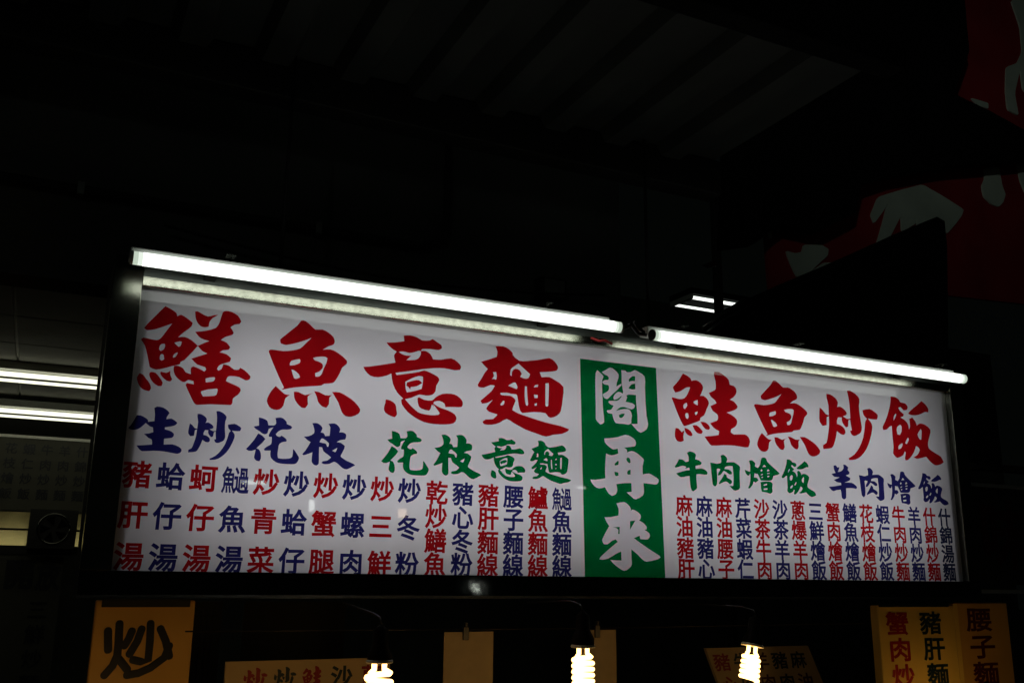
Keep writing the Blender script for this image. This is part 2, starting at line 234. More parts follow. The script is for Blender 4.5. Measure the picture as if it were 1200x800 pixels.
 'fan4': ['175,997 217,1000 256,998 290,983 316,964 327,943 340,925 380,922 421,917 446,892 458,863 452,841 439,819 410,809 383,805 357,827 333,849 314,846 295,837 305,813 318,790 345,768 377,747 373,727 364,709 343,699 317,691 358,672 395,650 421,621 438,588 444,552 445,515 460,545 470,575 469,625 466,682 493,695 520,709 546,680 569,651 579,619 585,586 611,610 641,628 686,629 732,617 782,589 819,550 817,505 799,457 779,406 760,354 751,302 759,255 801,224 855,197 912,170 962,140 984,102 1000,60 975,40 949,24 902,7 853,0 811,16 774,43 736,79 698,119 660,108 622,97 579,84 538,77 508,83 479,93 518,115 553,140 582,179 598,217 587,244 566,263 554,268 539,269 523,227 503,185 473,140 440,98 410,68 380,45 361,40 340,39 335,56 333,74 345,116 355,156 349,165 339,171 325,140 306,112 259,83 212,64 188,69 169,85 150,105 138,130 145,173 155,220 155,296 153,382 154,463 156,544 134,535 113,524 89,500 64,478 36,471 7,468 1,490 0,513 21,553 49,599 77,656 104,718 130,788 153,855 167,909 176,956 177,977', '206,693 221,717 241,741 246,733 248,725 239,701 225,674 210,651 194,629 198,662', '248,537 270,556 297,574 312,565 322,552 322,517 315,478 300,447 282,418 261,420 241,422 236,455 234,487 238,512', '586,454 612,497 650,543 658,527 662,511 654,450 642,377 627,378 615,383 595,413', '254,261 278,278 306,295 313,285 316,275 302,245 280,215 260,203 237,195 236,211 236,227 243,245', '372,328 391,357 415,389 423,374 426,357 409,325 386,289 373,292 360,295 365,312', '456,768 479,794 503,818 555,860 614,905 660,945 706,986 738,968 767,947 796,913 816,877 816,848 810,817 782,821 754,820 716,800 675,778 628,760 579,748 524,745 478,749 466,757'],
 'ge2': ['8,870 21,899 39,927 71,908 102,887 134,864 156,839 148,810 133,783 129,764 127,744 128,655 130,561 133,520 136,478 137,407 139,327 154,216 160,118 132,92 91,71 63,90 38,109 16,128 3,151 2,239 5,346 2,495 0,648 2,769', '124,905 169,929 212,952 248,977 286,994 332,984 377,961 414,935 441,906 448,880 445,852 429,808 410,764 404,732 400,701 446,727 493,753 498,743 502,734 460,691 417,649 366,605 315,563 276,526 241,495 219,485 196,484 172,493 151,510 142,531 137,554 196,586 243,617 257,645 259,672 254,691 245,709 207,708 172,710 149,725 129,744 150,763 173,779 208,786 246,791 253,809 256,826 246,841 229,854 203,862 175,871 149,887', '498,973 543,975 581,974 590,963 599,953 638,953 684,961 721,982 759,1000 802,994 844,977 905,952 955,910 962,830 954,737 956,624 959,504 966,382 975,274 990,211 1000,153 993,108 969,66 918,32 855,0 817,13 782,30 730,74 673,128 733,132 794,137 797,198 797,260 786,375 775,488 774,542 774,596 694,595 628,591 607,583 587,572 598,558 603,543 590,509 570,471 640,466 700,459 726,447 751,432 746,407 735,385 710,368 679,360 615,371 550,385 513,385 476,378 441,358 411,335 397,323 384,310 429,326 476,340 542,353 605,359 636,351 660,333 680,303 691,266 685,226 675,189 677,165 674,143 650,124 618,111 574,112 526,117 450,113 380,117 352,142 336,177 322,216 310,258 271,259 238,263 220,277 206,295 217,305 229,312 260,316 293,325 317,354 340,390 306,398 276,407 257,420 240,434 248,449 259,459 320,465 387,470 416,477 442,490 470,517 498,549 494,552 489,555 451,527 415,503 383,491 350,482 342,500 338,519 350,547 370,575 397,598 426,614 454,617 481,613 500,606 518,596 524,612 527,628 515,687 502,757 503,821 505,881 502,927', '643,840 673,869 710,893 738,899 766,899 764,860 761,820 734,821 708,820 676,810 642,798 640,820', '631,692 658,728 688,759 724,772 763,779 764,735 765,692 735,684 705,680 669,684', '437,246 465,261 493,273 522,279 551,283 541,259 528,238 511,221 491,209 471,207 451,209 444,228'],
 'zai4': ['204,914 244,919 283,925 338,936 396,951 458,978 516,1000 556,996 594,980 629,959 657,932 668,903 670,873 664,846 648,828 578,811 492,796 515,780 533,762 535,742 533,721 568,740 604,753 640,746 675,728 720,695 759,660 774,644 783,624 774,581 763,531 761,466 761,395 809,410 854,417 891,405 925,384 964,361 994,336 1000,314 995,291 981,268 958,251 928,249 894,254 834,257 768,261 772,189 773,126 769,94 754,66 702,27 646,0 617,10 591,34 554,66 515,103 554,109 592,115 590,182 588,249 542,246 497,243 436,232 371,220 379,175 384,132 377,96 362,65 336,46 306,32 282,48 259,66 240,94 225,122 215,142 205,162 163,144 123,135 87,147 56,170 33,197 16,226 7,246 0,268 35,265 70,266 137,279 214,298 212,379 213,460 219,568 228,684 267,669 308,661 356,674 406,696 401,734 397,773 363,758 330,752 290,775 254,806 231,828 213,854 207,883', '350,530 371,554 397,581 404,576 411,572 407,545 403,519 379,511 354,503 350,517', '545,647 561,640 573,630 580,602 584,570 574,562 565,554 546,571 530,589 524,607 524,626 533,637', '346,410 374,405 401,399 402,377 404,355 387,346 373,341 361,347 352,359 348,383', '542,440 560,450 582,457 581,420 580,382 561,380 541,377 535,389 531,401 534,421'],
 'lai2': ['283,973 353,990 415,1000 448,988 476,967 501,940 519,913 522,894 521,874 537,887 554,894 587,887 624,870 659,846 685,818 689,794 684,770 672,753 656,738 693,722 727,704 759,676 783,648 783,630 778,611 760,608 742,604 780,584 813,562 829,539 833,513 818,485 792,464 762,460 730,462 699,463 668,464 664,489 660,514 613,495 566,476 598,454 632,432 712,383 806,327 904,274 983,230 993,218 1000,203 973,187 945,174 856,152 766,137 729,147 696,169 654,205 610,245 564,279 518,312 519,235 520,166 524,126 522,89 503,59 474,35 437,11 395,0 352,14 310,40 265,69 225,99 199,125 175,151 265,149 355,147 354,212 352,277 307,258 262,237 202,202 141,171 92,158 47,152 24,153 0,156 10,176 22,194 76,241 143,295 219,354 299,414 282,432 265,449 230,435 196,419 165,395 135,375 106,371 76,373 58,398 47,423 54,450 69,477 89,515 112,555 138,596 165,637 143,665 123,694 106,728 89,763 145,766 201,772 258,784 315,798 321,844 321,889 305,932', '220,627 244,625 268,625 300,628 334,632 333,580 332,528 319,529 305,530 310,559 311,585 301,600 285,610 255,619', '506,721 550,728 594,735 576,707 558,679 531,639 503,596 504,658'],
 'sheng1': ['428,962 453,985 480,1000 533,999 590,986 638,960 677,928 697,903 714,874 692,833 675,796 669,767 666,737 713,753 760,759 808,735 847,704 862,690 875,673 859,645 840,621 809,603 774,590 717,573 653,555 655,534 657,514 707,503 755,490 795,466 825,438 833,410 829,381 816,355 795,337 733,322 660,309 662,244 664,179 744,193 819,200 880,184 933,160 969,136 995,107 1000,73 990,41 965,16 932,1 892,0 849,6 771,19 683,31 590,35 493,33 385,18 294,8 265,19 238,41 208,79 178,125 251,134 323,144 388,155 453,166 449,220 440,267 411,287 376,302 335,340 291,384 330,391 368,399 410,416 453,436 445,486 437,536 409,544 382,555 343,585 302,622 269,576 235,534 200,498 161,471 115,455 69,451 34,464 0,484 23,524 46,566 69,615 90,667 109,722 127,777 164,778 201,776 245,758 285,734 314,713 336,690 340,671 340,649 396,663 453,676 453,746 452,816 441,888'],
 'hua1': ['192,964 233,959 272,950 315,934 352,909 368,864 379,813 435,813 483,818 509,837 522,867 516,920 501,980 549,992 592,1000 622,997 649,986 686,954 717,918 720,893 724,869 761,854 800,840 816,824 831,805 819,783 805,765 772,754 734,747 692,745 650,740 614,724 582,701 555,668 530,631 536,614 546,600 573,585 603,577 621,589 637,608 663,595 688,579 718,554 740,527 741,507 736,485 704,481 673,472 640,453 612,427 600,391 596,352 590,271 588,190 594,154 603,119 645,112 688,109 752,114 813,126 846,142 867,170 873,244 872,333 888,323 902,311 937,259 972,203 991,172 1000,140 983,83 954,31 918,10 877,4 773,0 666,2 615,10 567,27 518,61 479,101 461,138 453,180 452,224 454,269 399,264 344,260 336,275 328,291 353,322 380,351 419,376 453,406 462,454 461,503 460,532 457,560 431,562 405,564 400,584 399,604 417,657 441,713 459,744 479,773 430,756 391,733 381,687 375,642 351,618 322,608 293,616 265,633 243,651 221,669 185,689 149,711 127,735 107,761 157,775 206,789 199,876', '203,619 244,600 282,577 313,545 342,510 318,467 292,425 256,379 221,339 205,318 190,296 216,289 239,276 260,242 276,199 285,142 286,87 276,55 262,25 234,26 207,34 179,58 159,94 161,141 169,190 173,231 178,271 145,252 111,237 76,233 43,237 21,251 0,270 31,314 62,358 97,412 131,468 157,521 179,569 191,594'],
 'zhi1': ['147,965 191,974 233,976 272,959 305,933 330,905 344,870 333,825 313,776 343,773 370,765 388,736 404,701 444,709 485,717 490,815 490,900 474,942 451,980 513,995 570,1000 611,980 644,948 666,914 679,876 675,842 665,808 701,814 736,814 770,801 795,778 801,745 798,711 793,685 786,660 734,648 687,634 655,613 625,588 665,585 704,578 744,551 785,518 781,479 774,442 744,366 717,296 717,279 726,264 774,228 836,189 906,159 967,133 984,117 1000,97 978,84 955,71 902,32 844,0 800,5 758,27 713,68 669,111 634,138 597,150 557,128 515,100 465,87 418,84 389,94 361,110 372,131 387,148 425,157 469,170 504,203 536,241 507,268 477,294 432,326 390,361 371,403 358,449 330,451 302,453 305,363 308,273 313,175 313,93 298,63 274,45 245,46 218,62 192,92 177,132 177,222 183,328 150,309 116,290 66,267 22,250 10,258 0,273 29,320 57,367 90,438 119,503 128,525 137,546 104,567 73,590 40,622 7,658 52,663 96,674 150,705 192,748 197,800 186,856 169,910', '303,560 318,603 334,637 351,646 369,643 427,602 479,550 480,510 469,467 457,473 447,481 438,510 423,537 390,545 353,548 328,554', '546,390 595,427 645,465 636,429 627,397 618,379 608,362 577,376'],
 'niu2': ['386,954 419,980 456,999 509,1000 563,990 613,971 650,947 660,925 658,899 646,860 631,816 694,805 752,791 792,767 829,739 822,712 807,689 760,676 707,667 669,657 631,646 636,609 640,571 735,586 822,593 885,582 939,560 977,531 1000,498 996,474 984,449 939,444 894,441 826,445 756,449 705,445 654,438 650,378 648,317 657,218 664,126 659,96 642,69 592,35 531,0 506,21 485,45 467,99 455,163 448,268 444,386 384,375 323,364 253,348 187,340 141,353 102,375 70,400 40,427 106,447 172,467 240,488 309,507 382,520 456,531 448,563 439,594 375,575 311,555 332,580 352,605 300,622 246,631 182,614 119,591 72,576 32,567 14,576 0,592 33,629 64,668 100,724 136,785 202,783 262,776 300,749 337,725 385,735 436,755 436,813 431,868 411,912'],
 'rou4': ['355,967 399,988 442,1000 487,987 526,960 561,924 581,881 566,835 539,787 673,801 789,807 845,792 895,765 955,732 1000,689 998,627 982,559 975,455 970,340 970,211 968,103 956,72 932,47 869,17 800,0 749,15 705,44 659,84 613,129 677,130 742,131 756,261 766,382 762,477 754,564 752,627 750,691 702,695 653,694 572,680 500,657 481,628 471,592 540,596 605,591 665,562 709,525 713,494 706,461 667,452 630,451 583,475 536,505 494,525 452,545 429,526 407,506 370,462 328,420 287,405 242,397 247,429 256,461 284,500 313,537 321,559 326,583 287,592 252,596 229,588 208,575 216,472 219,369 214,247 198,143 170,109 132,80 91,104 60,135 46,228 38,340 28,478 19,609 10,679 0,748 61,746 120,742 173,732 226,727 294,743 367,767 371,829 372,886 365,926', '459,464 499,445 531,423 534,391 539,360 583,339 634,320 672,297 700,270 704,237 692,206 663,188 626,175 574,214 522,242 468,237 414,218 350,189 283,156 269,173 264,191 304,244 354,304 391,353 423,399 442,431'],
 'hui4': ['129,872 161,889 194,899 231,887 265,865 291,843 308,815 300,776 285,733 330,714 374,695 412,741 443,789 466,885 489,972 523,995 564,1000 599,994 627,974 638,936 651,895 705,838 773,778 847,718 915,662 958,623 1000,582 964,558 927,537 867,521 813,502 799,472 791,438 771,401 741,372 677,359 603,354 522,352 438,352 418,400 398,447 377,490 357,533 334,530 311,530 289,536 266,544 259,482 251,419 294,421 332,416 356,386 374,347 332,314 289,280 263,296 237,312 223,266 205,221 165,167 118,110 92,113 65,115 92,165 115,215 136,302 151,394 152,465 149,536 133,499 118,463 89,462 64,468 37,501 14,544 5,583 0,623 46,602 88,585 119,577 150,572 157,664 159,750 147,812', '444,628 463,649 482,670 493,652 504,633 487,614 469,594 456,611', '627,633 647,658 667,684 689,666 711,648 682,629 653,611 640,622', '456,522 481,533 512,544 511,529 505,517 480,505 449,495 451,510', '633,570 670,577 707,585 706,571 706,558 668,550 631,543 632,557', '462,451 485,457 508,463 507,450 506,436 488,428 469,420 465,435', '632,490 663,496 693,503 690,485 686,467 661,460 636,454 634,472', '504,731 533,766 563,802 589,773 615,745 587,740 559,735 531,733', '427,306 507,322 583,335 652,340 712,334 750,312 773,276 768,215 757,150 762,103 761,61 733,23 693,0 650,8 603,25 534,33 458,39 445,84 435,130 435,184 436,236 432,271', '514,241 561,257 607,274 611,256 615,239 568,222 521,206 518,224', '508,134 564,142 619,150 618,128 616,105 566,98 515,90 512,112'],
 'yang2': ['219,949 259,956 299,963 325,933 350,902 385,909 419,916 405,872 389,832 371,803 350,774 409,783 465,800 522,839 564,889 569,942 562,999 603,1000 642,995 689,965 738,927 718,888 708,852 736,825 765,800 764,768 755,735 690,712 626,690 702,658 779,626 777,597 767,570 723,543 667,518 615,501 562,485 701,492 824,491 898,462 955,425 984,399 1000,372 989,348 968,324 889,333 809,338 709,332 604,323 597,172 583,49 552,21 507,0 464,17 432,42 423,111 422,186 416,229 407,272 332,262 260,250 201,229 145,217 100,235 61,266 29,300 0,335 90,344 180,354 305,378 442,405 439,437 436,469 367,471 302,479 247,505 195,537 300,579 405,622 303,621 214,629 165,662 125,705 197,724 269,742 242,790 221,839 217,893'],
}

dg = bpy.context.evaluated_depsgraph_get
def curve_tris(cu):
    o = bpy.data.objects.new('tmp', cu)
    C.objects.link(o)
    me = bpy.data.meshes.new_from_object(o.evaluated_get(dg()))
    vs = [tuple(v.co[:2]) for v in me.vertices]; fs = [tuple(p.vertices) for p in me.polygons]
    bpy.data.objects.remove(o); bpy.data.meshes.remove(me)
    return vs, fs
_cache = {}
def brush(key, frame=None):
    """brush glyph as (verts, faces) in a 0..1 box"""
    if key not in _cache:
        cu = bpy.data.curves.new('tmp', 'CURVE'); cu.dimensions = '2D'; cu.fill_mode = 'BOTH'
        for s in GLYPHS[key]:
            pts = [tuple(int(v) / 1000 for v in p.split(',')) for p in s.split()]
            sp = cu.splines.new('POLY'); sp.points.add(len(pts) - 1); sp.use_cyclic_u = True
            for q, (x, y) in zip(sp.points, pts): q.co = (x, y, 0, 1)
        _cache[key] = curve_tris(cu)
        bpy.data.curves.remove(cu)
    return _cache[key]
def glyph(ch, bold=0.016):
    """gothic glyph scaled so the em square is 0..1"""
    k = (ch, bold)
    if k not in _cache:
        if ch == '\u9b5a\u904e':      # fish + pass, one squeezed character
            a, b = glyph('\u9b5a', bold * 1.05), glyph('\u904e', bold * 1.05)
            vs = [(v[0] * 0.50, v[1], v[2]) for v in a[0]] + [(0.44 + v[0] * 0.56, v[1], v[2]) for v in b[0]]
            fs = list(a[1]) + [tuple(i + len(a[0]) for i in f) for f in b[1]]
            _cache[k] = (vs, fs)
        else:
            cu = bpy.data.curves.new('tmp', 'FONT'); cu.body = ch; cu.resolution_u = 3
            vs, fs = curve_tris(cu)
            bpy.data.curves.remove(cu)
            # embolden: a thin ribbon outward along every outline edge of the filled glyph
            cnt = {}
            for f in fs:
                for i in range(len(f)):
                    a, b = f[i], f[(i + 1) % len(f)]
                    cnt[(min(a, b), max(a, b))] = cnt.get((min(a, b), max(a, b)), 0) + 1
            ar = sum(sum(vs[f[i]][0] * vs[f[(i + 1) % len(f)]][1] - vs[f[(i + 1) % len(f)]][0] * vs[f[i]][1] for i in range(len(f))) for f in fs)
            nxt = {}
            for f in fs:
                for i in range(len(f)):
                    a, b = f[i], f[(i + 1) % len(f)]
                    if cnt[(min(a, b), max(a, b))] == 1: nxt.setdefault(a, []).append(b)
            sgn = 1 if ar > 0 else -1
            prv = {}
            for a, l in nxt.items():
                for b in l: prv.setdefault(b, []).append(a)
            vs = [(x, y, 0.0) for x, y in vs]; fs = list(fs)
            def nrm(a, b):
                dx, dy = vs[b][0] - vs[a][0], vs[b][1] - vs[a][1]; d = math.hypot(dx, dy) or 1
                return (dy / d * sgn, -dx / d * sgn)
            off = {}
            for a in nxt:
                n1 = nrm(a, nxt[a][0]); n0 = nrm(prv[a][0], a) if a in prv else n1
                mx, my = n0[0] + n1[0], n0[1] + n1[1]; q = math.hypot(mx, my)
                if q < 0.3: mx, my, q = n1[0], n1[1], 1
                mx /= q; my /= q
                kk = min(1.35, 1 / max(0.4, mx * n1[0] + my * n1[1])) * bold
                off[a] = len(vs); vs.append((vs[a][0] + mx * kk, vs[a][1] + my * kk, 1.0))
            for a in nxt:
                for b in nxt[a]:
                    if b in off: fs.append((a, off[a], off[b], b) if sgn > 0 else (b, off[b], off[a], a))
            _cache[k] = ([(v[0], v[1] + 0.12, v[2]) for v in vs], fs)
    return _cache[k]
class Print:
    """collects glyphs in the X-Z plane at depth y (front faces -Y)"""
    def __init__(s, y): s.y = y; s.v = []; s.f = []
    def add(s, g, x0, z0, x1, z1, shear=0.0):
        n = len(s.v)
        for q in g[0]:
            z = z0 + q[1] * (z1 - z0)
            s.v.append((x0 + q[0] * (x1 - x0) + shear * (z - z0), s.y + (0.00012 if len(q) > 2 and q[2] else 0), z))
        s.f += [tuple(i + n for i in f) for f in g[1]]
        return s
    def done(s, name, m, parent, label=None):
        me = bpy.data.meshes.new(name); me.from_pydata(s.v, [], s.f); me.update()
        o = link(name, me, m, parent, label)
        return o

def rounded(pts, it=2):
    """Chaikin corner cutting: soft brush outline"""
    for _ in range(it):
        out = []
        for i in range(len(pts)):
            a, b = pts[i], pts[(i + 1) % len(pts)]
            out += [(a[0] * .9 + b[0] * .1, a[1] * .9 + b[1] * .1), (a[0] * .1 + b[0] * .9, a[1] * .1 + b[1] * .9)]
        pts = out
    return pts
# ------------------------------------------------------------------ the setting
def structure(o): o['kind'] = 'structure'; return o
bm = bmesh.new(); box(bm, -60, 60, -60, 60, -GH - 0.2, -GH)
structure(link('ground', mesh_of(bm, 'ground'), M['asphalt']))
o = boxes('back_wall', [(-4, 12, 9.0, 9.2, -GH, 3.2)], M['wall_dark'])
o['label'] = 'sooty plaster back wall of the dark shop interior'; o['category'] = 'wall'
o = boxes('fascia_wall', [(-3.0, 1.60, 2.50, 2.62, 0.70, 1.75)], M['wall_dark'])
o['label'] = 'dark sooty wall above the long menu sign'; o['category'] = 'wall'

# interior ceiling of tiles with two batten lamps, seen past the left end of the sign
ceil = structure(boxes('ceiling', [(-4.0, 1.5, 3.3, 8.98, 1.16, 1.22)], M['ceiling_bar']))
tile_me = None
for i in range(5):
    for j in range(6):
        x0 = -2.605 + i * 0.6; y0 = 4.2 + j * 0.6
        if tile_me is None:
            bm = bmesh.new(); box(bm, 0.006, 0.594, 0.006, 0.594, -0.012, 0)
            bmesh.ops.bevel(bm, geom=bm.edges[:], offset=0.003, segments=1, affect='EDGES')
            tile_me = mesh_of(bm, 'ceiling_tile'); tile_me.materials.append(M['ceiling_tile'])
        t = bpy.data.objects.new('ceiling_tile', tile_me); C.objects.link(t); t.parent = ceil
        t.location = (x0, y0, 1.158)

def batten(label, x0, x1, y, z, gap, r1, r2, tm, hm='white_enamel'):
    t = thing('batten_lamp', label, 'ceiling lamp', ((x0 + x1) / 2, y, z))
    h = (x1 - x0) / 2
    boxes('housing', [(-h, h, -gap - 0.03, gap + 0.03, 0.025, 0.075)], M[hm], t, bevel=0.006)
    for yy, r in ((-gap, r1), (gap, r2)):
        tubes('tube', [([(-h + 0.03, yy, 0), (h - 0.03, yy, 0)], r)], tm, t, seg=12)
    for sx in (-1, 1):
        boxes('lamp_holder', [(sx * (h - 0.014) - 0.012, sx * (h - 0.014) + 0.012, -gap - 0.02, gap + 0.02, -0.014, 0.024)], M['white_enamel'], t)
    return t
batten('nearer twin tube batten lamp on the ceiling left of the sign', -2.2, 0.62, 6.0, 1.075, 0.10, 0.0135, 0.009, M['tube_back'])
batten('farther twin tube batten lamp on the ceiling, above the dark menu board', -2.4, 0.70, 7.2, 1.045, 0.125, 0.0145, 0.009, M['tube_back'])

# far twin lamp seen through the gap on the right, post in front of it
batten('short twin tube lamp seen through the gap above the right tube', 4.40, 5.5, 6.0, 2.17, 0.12, 0.013, 0.010, M['tube'], 'felt')
o = boxes('steel_post', [(4.06, 4.11, 5.1, 5.15, -GH, 2.9)], M['black_paint'], bevel=0.004)
o['label'] = 'thin black post crossing the lamp in the right hand gap'; o['category'] = 'post'

# dim menu board, steel sheet and open notice behind the left end
t = thing('wall_menu_board', 'dim cream menu board hanging under the far batten lamps at left', 'menu board', (0, 7.6, 0))
boxes('board', [(-1.3, 0.285, 0, 0.03, 0.43, 0.935)], M['notice'], t)
boxes('frame_rail', [(-1.3, 0.285, -0.012, -0.001, 0.935, 0.955)], M['ceiling_bar'], t)
boxes('frame_rail', [(0.285, 0.300, -0.012, 0.03, 0.43, 0.955)], M['notice'], t)
dishes = ['\u4ec0\u9326\u7092\u9eb5', '\u7f8a\u8089\u7092\u9eb5', '\u725b\u8089\u7092\u9eb5', '\u8766\u4ec1\u7092\u98ef', '\u82b1\u679d\u71f4\u98ef', '\u9c54\u9b5a\u71f4\u98ef', '\u87f9\u8089\u71f4\u98ef']
for i, d in enumerate(dishes):
    p = Print(-0.004)
    for k, ch in enumerate(d): p.add(glyph(ch, 0.02), 0.19 - i * 0.115, 0.82 - k * 0.105, 0.27 - i * 0.115, 0.90 - k * 0.105)
    p.done('dish_name', M['ink_black'], t)

t = thing('range_hood', 'yellow lit stainless hood panel with a dark round fan, left of the sign', 'hood', (0, 7.55, 0))
for z0 in (0.19, 0.306):
    bm = bmesh.new()
    q = [(0.0, z0), (0.0285, z0 + 0.112), (0.04, z0 + 0.112), (0.04, z0)]
    va = [bm.verts.new((-1.4, y, z)) for y, z in q]; vb = [bm.verts.new((0.29, y, z)) for y, z in q]
    bm.faces.new(va); bm.faces.new(vb[::-1])
    for i in range(4): bm.faces.new((va[i], vb[i], vb[(i + 1) % 4], va[(i + 1) % 4]))
    bmesh.ops.recalc_face_normals(bm, faces=bm.faces[:])
    link('hood_panel', mesh_of(bm, 'hood_panel'), M['yellow_lit_steel'], t)
boxes('frame_rail', [(-1.4, 0.29, -0.01, -0.001, 0.13, 0.188)], M['black_paint'], t)
bm = bmesh.new(); box(bm, -0.055, 0.245, -0.20, -0.002, 0.17, 0.43)
link('fan_box', mesh_of(bm, 'fan_box'), M['black_paint'], t)
ring = [(0.10 + 0.10 * math.cos(a), -0.21, 0.30 + 0.10 * math.sin(a)) for a in [2 * math.pi * k / 32 for k in range(33)]]
tubes('fan_ring', [(ring, 0.006)], M['steel_dark'], t, seg=8)
for k in range(5):
    a = 2 * math.pi * k / 5 + 0.3
    slab('fan_blade', [(0.10 + 0.02 * math.cos(a), 0.30 + 0.02 * math.sin(a)), (0.10 + 0.09 * math.cos(a), 0.30 + 0.09 * math.sin(a)), (0.10 + 0.085 * math.cos(a + 0.7), 0.30 + 0.085 * math.sin(a + 0.7))], -0.208, -0.205, M['steel_dark'], t)

t = thing('opening_notice', 'dim paper notice headed with two bold characters below the round fan', 'notice', (0, 7.5, 0))
boxes('sheet', [(-0.62, 0.19, 0, 0.01, -1.2, 0.12)], M['notice'], t)
p = Print(-0.004); p.add(glyph('\u958b', 0.045), -0.17, -0.10, 0.02, 0.10); p.add(glyph('\u653e', 0.045), 0.03, -0.11, 0.21 - 0.03, 0.09)
p.done('heading', M['ink_black'], t)
p = Print(-0.004)
for k, ch in enumerate('\u4e09\u9bae\u7092\u9eb5'): p.add(glyph(ch, 0.02), 0.0, -0.30 - k * 0.16, 0.13, -0.17 - k * 0.16)
p.done('small_text', M['ink_black'], t)

# ------------------------------------------------------------------ canopy roof above, ribs running out from the wall
rf = structure(thing('canopy_roof', 'dusty ribbed metal canopy over the stall front', 'roof'))
del rf['category']; del rf['label']
boxes('roof_deck', [(-1.5, 1.78, 1.56, 2.50, 1.285, 1.292)], M['roof'], rf)
rib = None
for i in range(16):
    if rib is None:
        bm = bmesh.new()
        pr = [(0, 0), (0.02, -0.035), (0.085, -0.035), (0.105, 0)]
        a = [bm.verts.new((x, 1.56, z)) for x, z in pr]; b = [bm.verts.new((x, 2.21, z)) for x, z in pr]
        for k in range(3): bm.faces.new((a[k], a[k + 1], b[k + 1], b[k]))
        bm.faces.new(a[::-1]); bm.faces.new(b)
        bmesh.ops.recalc_face_normals(bm, faces=bm.faces[:])
        rib = mesh_of(bm, 'roof_rib'); rib.materials.append(M['roof'])
    r = bpy.data.objects.new('roof_rib', rib); C.objects.link(r); r.parent = rf
    r.location = (-1.45 + i * 0.2, 0, 1.284)
o = boxes('roof_beam', [(-1.6, 1.80, 2.22, 2.29, 1.17, 1.283)], M['beam'], bevel=0.004)
o['label'] = 'dark painted beam carrying the ribbed canopy above the sign'; o['category'] = 'beam'
o = boxes('canopy_gutter', [(-1.6, 1.80, 1.49, 1.555, 1.235, 1.30)], M['felt'], bevel=0.006)
o['label'] = 'dark gutter along the street edge of the canopy'; o['category'] = 'gutter'

# pipe and cables along the sooty wall above the sign
t = thing('wall_conduit', 'grey conduit pipe with clips running along the sooty wall above the sign', 'pipe', (0, 2.47, 0.93))
tubes('pipe', [([(-1.2, 0, 0), (0.9, 0, 0.0), (0.97, 0, 0.03), (0.98, 0, 0.10), (0.98, 0, 0.80)], 0.011)], M['roof'], t)
for x in (-0.6, 0.0, 0.6): boxes('pipe_clip', [(x - 0.008, x + 0.008, -0.014, 0.03, -0.016, 0.016)], M['steel_face'], t)
o = tubes('sagging_cable', [([(0.2 + i * 0.13, 2.44, 0.86 - 0.05 * math.sin(math.pi * i / 10)) for i in range(11)], 0.004)], M['black_plastic'])
o['label'] = 'thin black cable sagging across the wall above the bright tubes'; o['category'] = 'cable'
tr_ = thing('junction_box', 'small grey junction box on the wall above the gap between the tubes', 'junction box', (1.33, 2.45, 0.86))
boxes('case', [(-0.045, 0.045, 0, 0.05, -0.035, 0.035)], M['roof'], tr_, bevel=0.005)
boxes('cover_plate', [(-0.035, 0.035, -0.004, -0.0005, -0.026, 0.026)], M['steel_face'], tr_)

# ------------------------------------------------------------------ red banner and neighbouring awning, upper right
t = thing('red_banner', 'large dull red banner with white brush strokes, upper right', 'banner', (0, 3.40, 0))
slab('cloth', [(3.02, 1.35), (4.2, 1.50), (6.2, 1.62), (6.2, 4.2), (4.15, 4.2), (3.0, 2.2)], 0, 0.02, M['red_cloth'], t)
def strokes(lst):
    for pts in lst: slab('brush_stroke', rounded(pts), -0.012, -0.002, M['white_cloth'], t)
strokes([[(3.783, 1.977), (3.947, 2.046), (4.123, 2.115), (4.259, 2.081), (4.436, 2.026), (4.413, 1.984), (4.353, 1.923), (4.277, 1.853), (4.262, 1.925), (4.061, 1.816), (4.044, 1.935), (4.049, 1.875), (3.934, 1.806), (3.942, 1.904), (3.843, 1.761), (3.728, 1.677), (3.798, 1.83), (3.857, 1.973), (3.814, 1.905), (3.736, 1.819), (3.718, 1.863)],
         [(4.646, 2.32), (4.777, 2.354), (4.786, 2.243), (4.806, 2.187), (4.778, 2.135), (4.735, 2.097), (4.674, 2.103), (4.617, 2.138), (4.61, 2.201), (4.645, 2.254)],
         [(4.938, 2.435), (5.148, 2.494), (5.091, 2.181), (4.986, 2.228), (4.953, 2.303)],
         [(5.079, 3.548), (5.426, 3.652), (5.28, 2.873), (5.085, 2.918), (5.086, 3.068), (5.003, 2.879), (5.015, 2.735), (4.919, 2.749), (4.924, 2.878), (4.956, 3.044), (5.066, 3.101), (5.128, 3.194), (5.138, 3.37)],
         [(4.598, 2.752), (4.751, 2.754), (4.745, 2.716), (4.662, 2.714)],
         [(3.127, 1.568), (3.183, 1.565), (3.229, 1.58), (3.242, 1.619), (3.359, 1.638), (3.405, 1.623), (3.397, 1.588), (3.346, 1.546), (3.277, 1.487), (3.187, 1.441), (3.159, 1.491), (3.136, 1.539)],
         [(3.267, 1.479), (3.325, 1.517), (3.365, 1.546), (3.432, 1.556), (3.362, 1.515), (3.285, 1.481)],
         [(3.021, 1.666), (3.046, 1.671), (3.042, 1.618), (3.022, 1.613), (3.015, 1.643)]])
o = slab('neighbour_awning', [(2.297, 0.873), (2.443, 1.001), (2.739, 1.226), (3.006, 1.358), (3.425, 1.56), (3.792, 1.744), (4.041, 1.863), (4.096, 1.849), (4.094, 1.702), (3.991, 0.88), (2.84, 0.776)], 3.25, 3.33, M['felt'])
o['label'] = 'black neighbouring awning with a raised right corner in front of the banner'; o['category'] = 'awning'
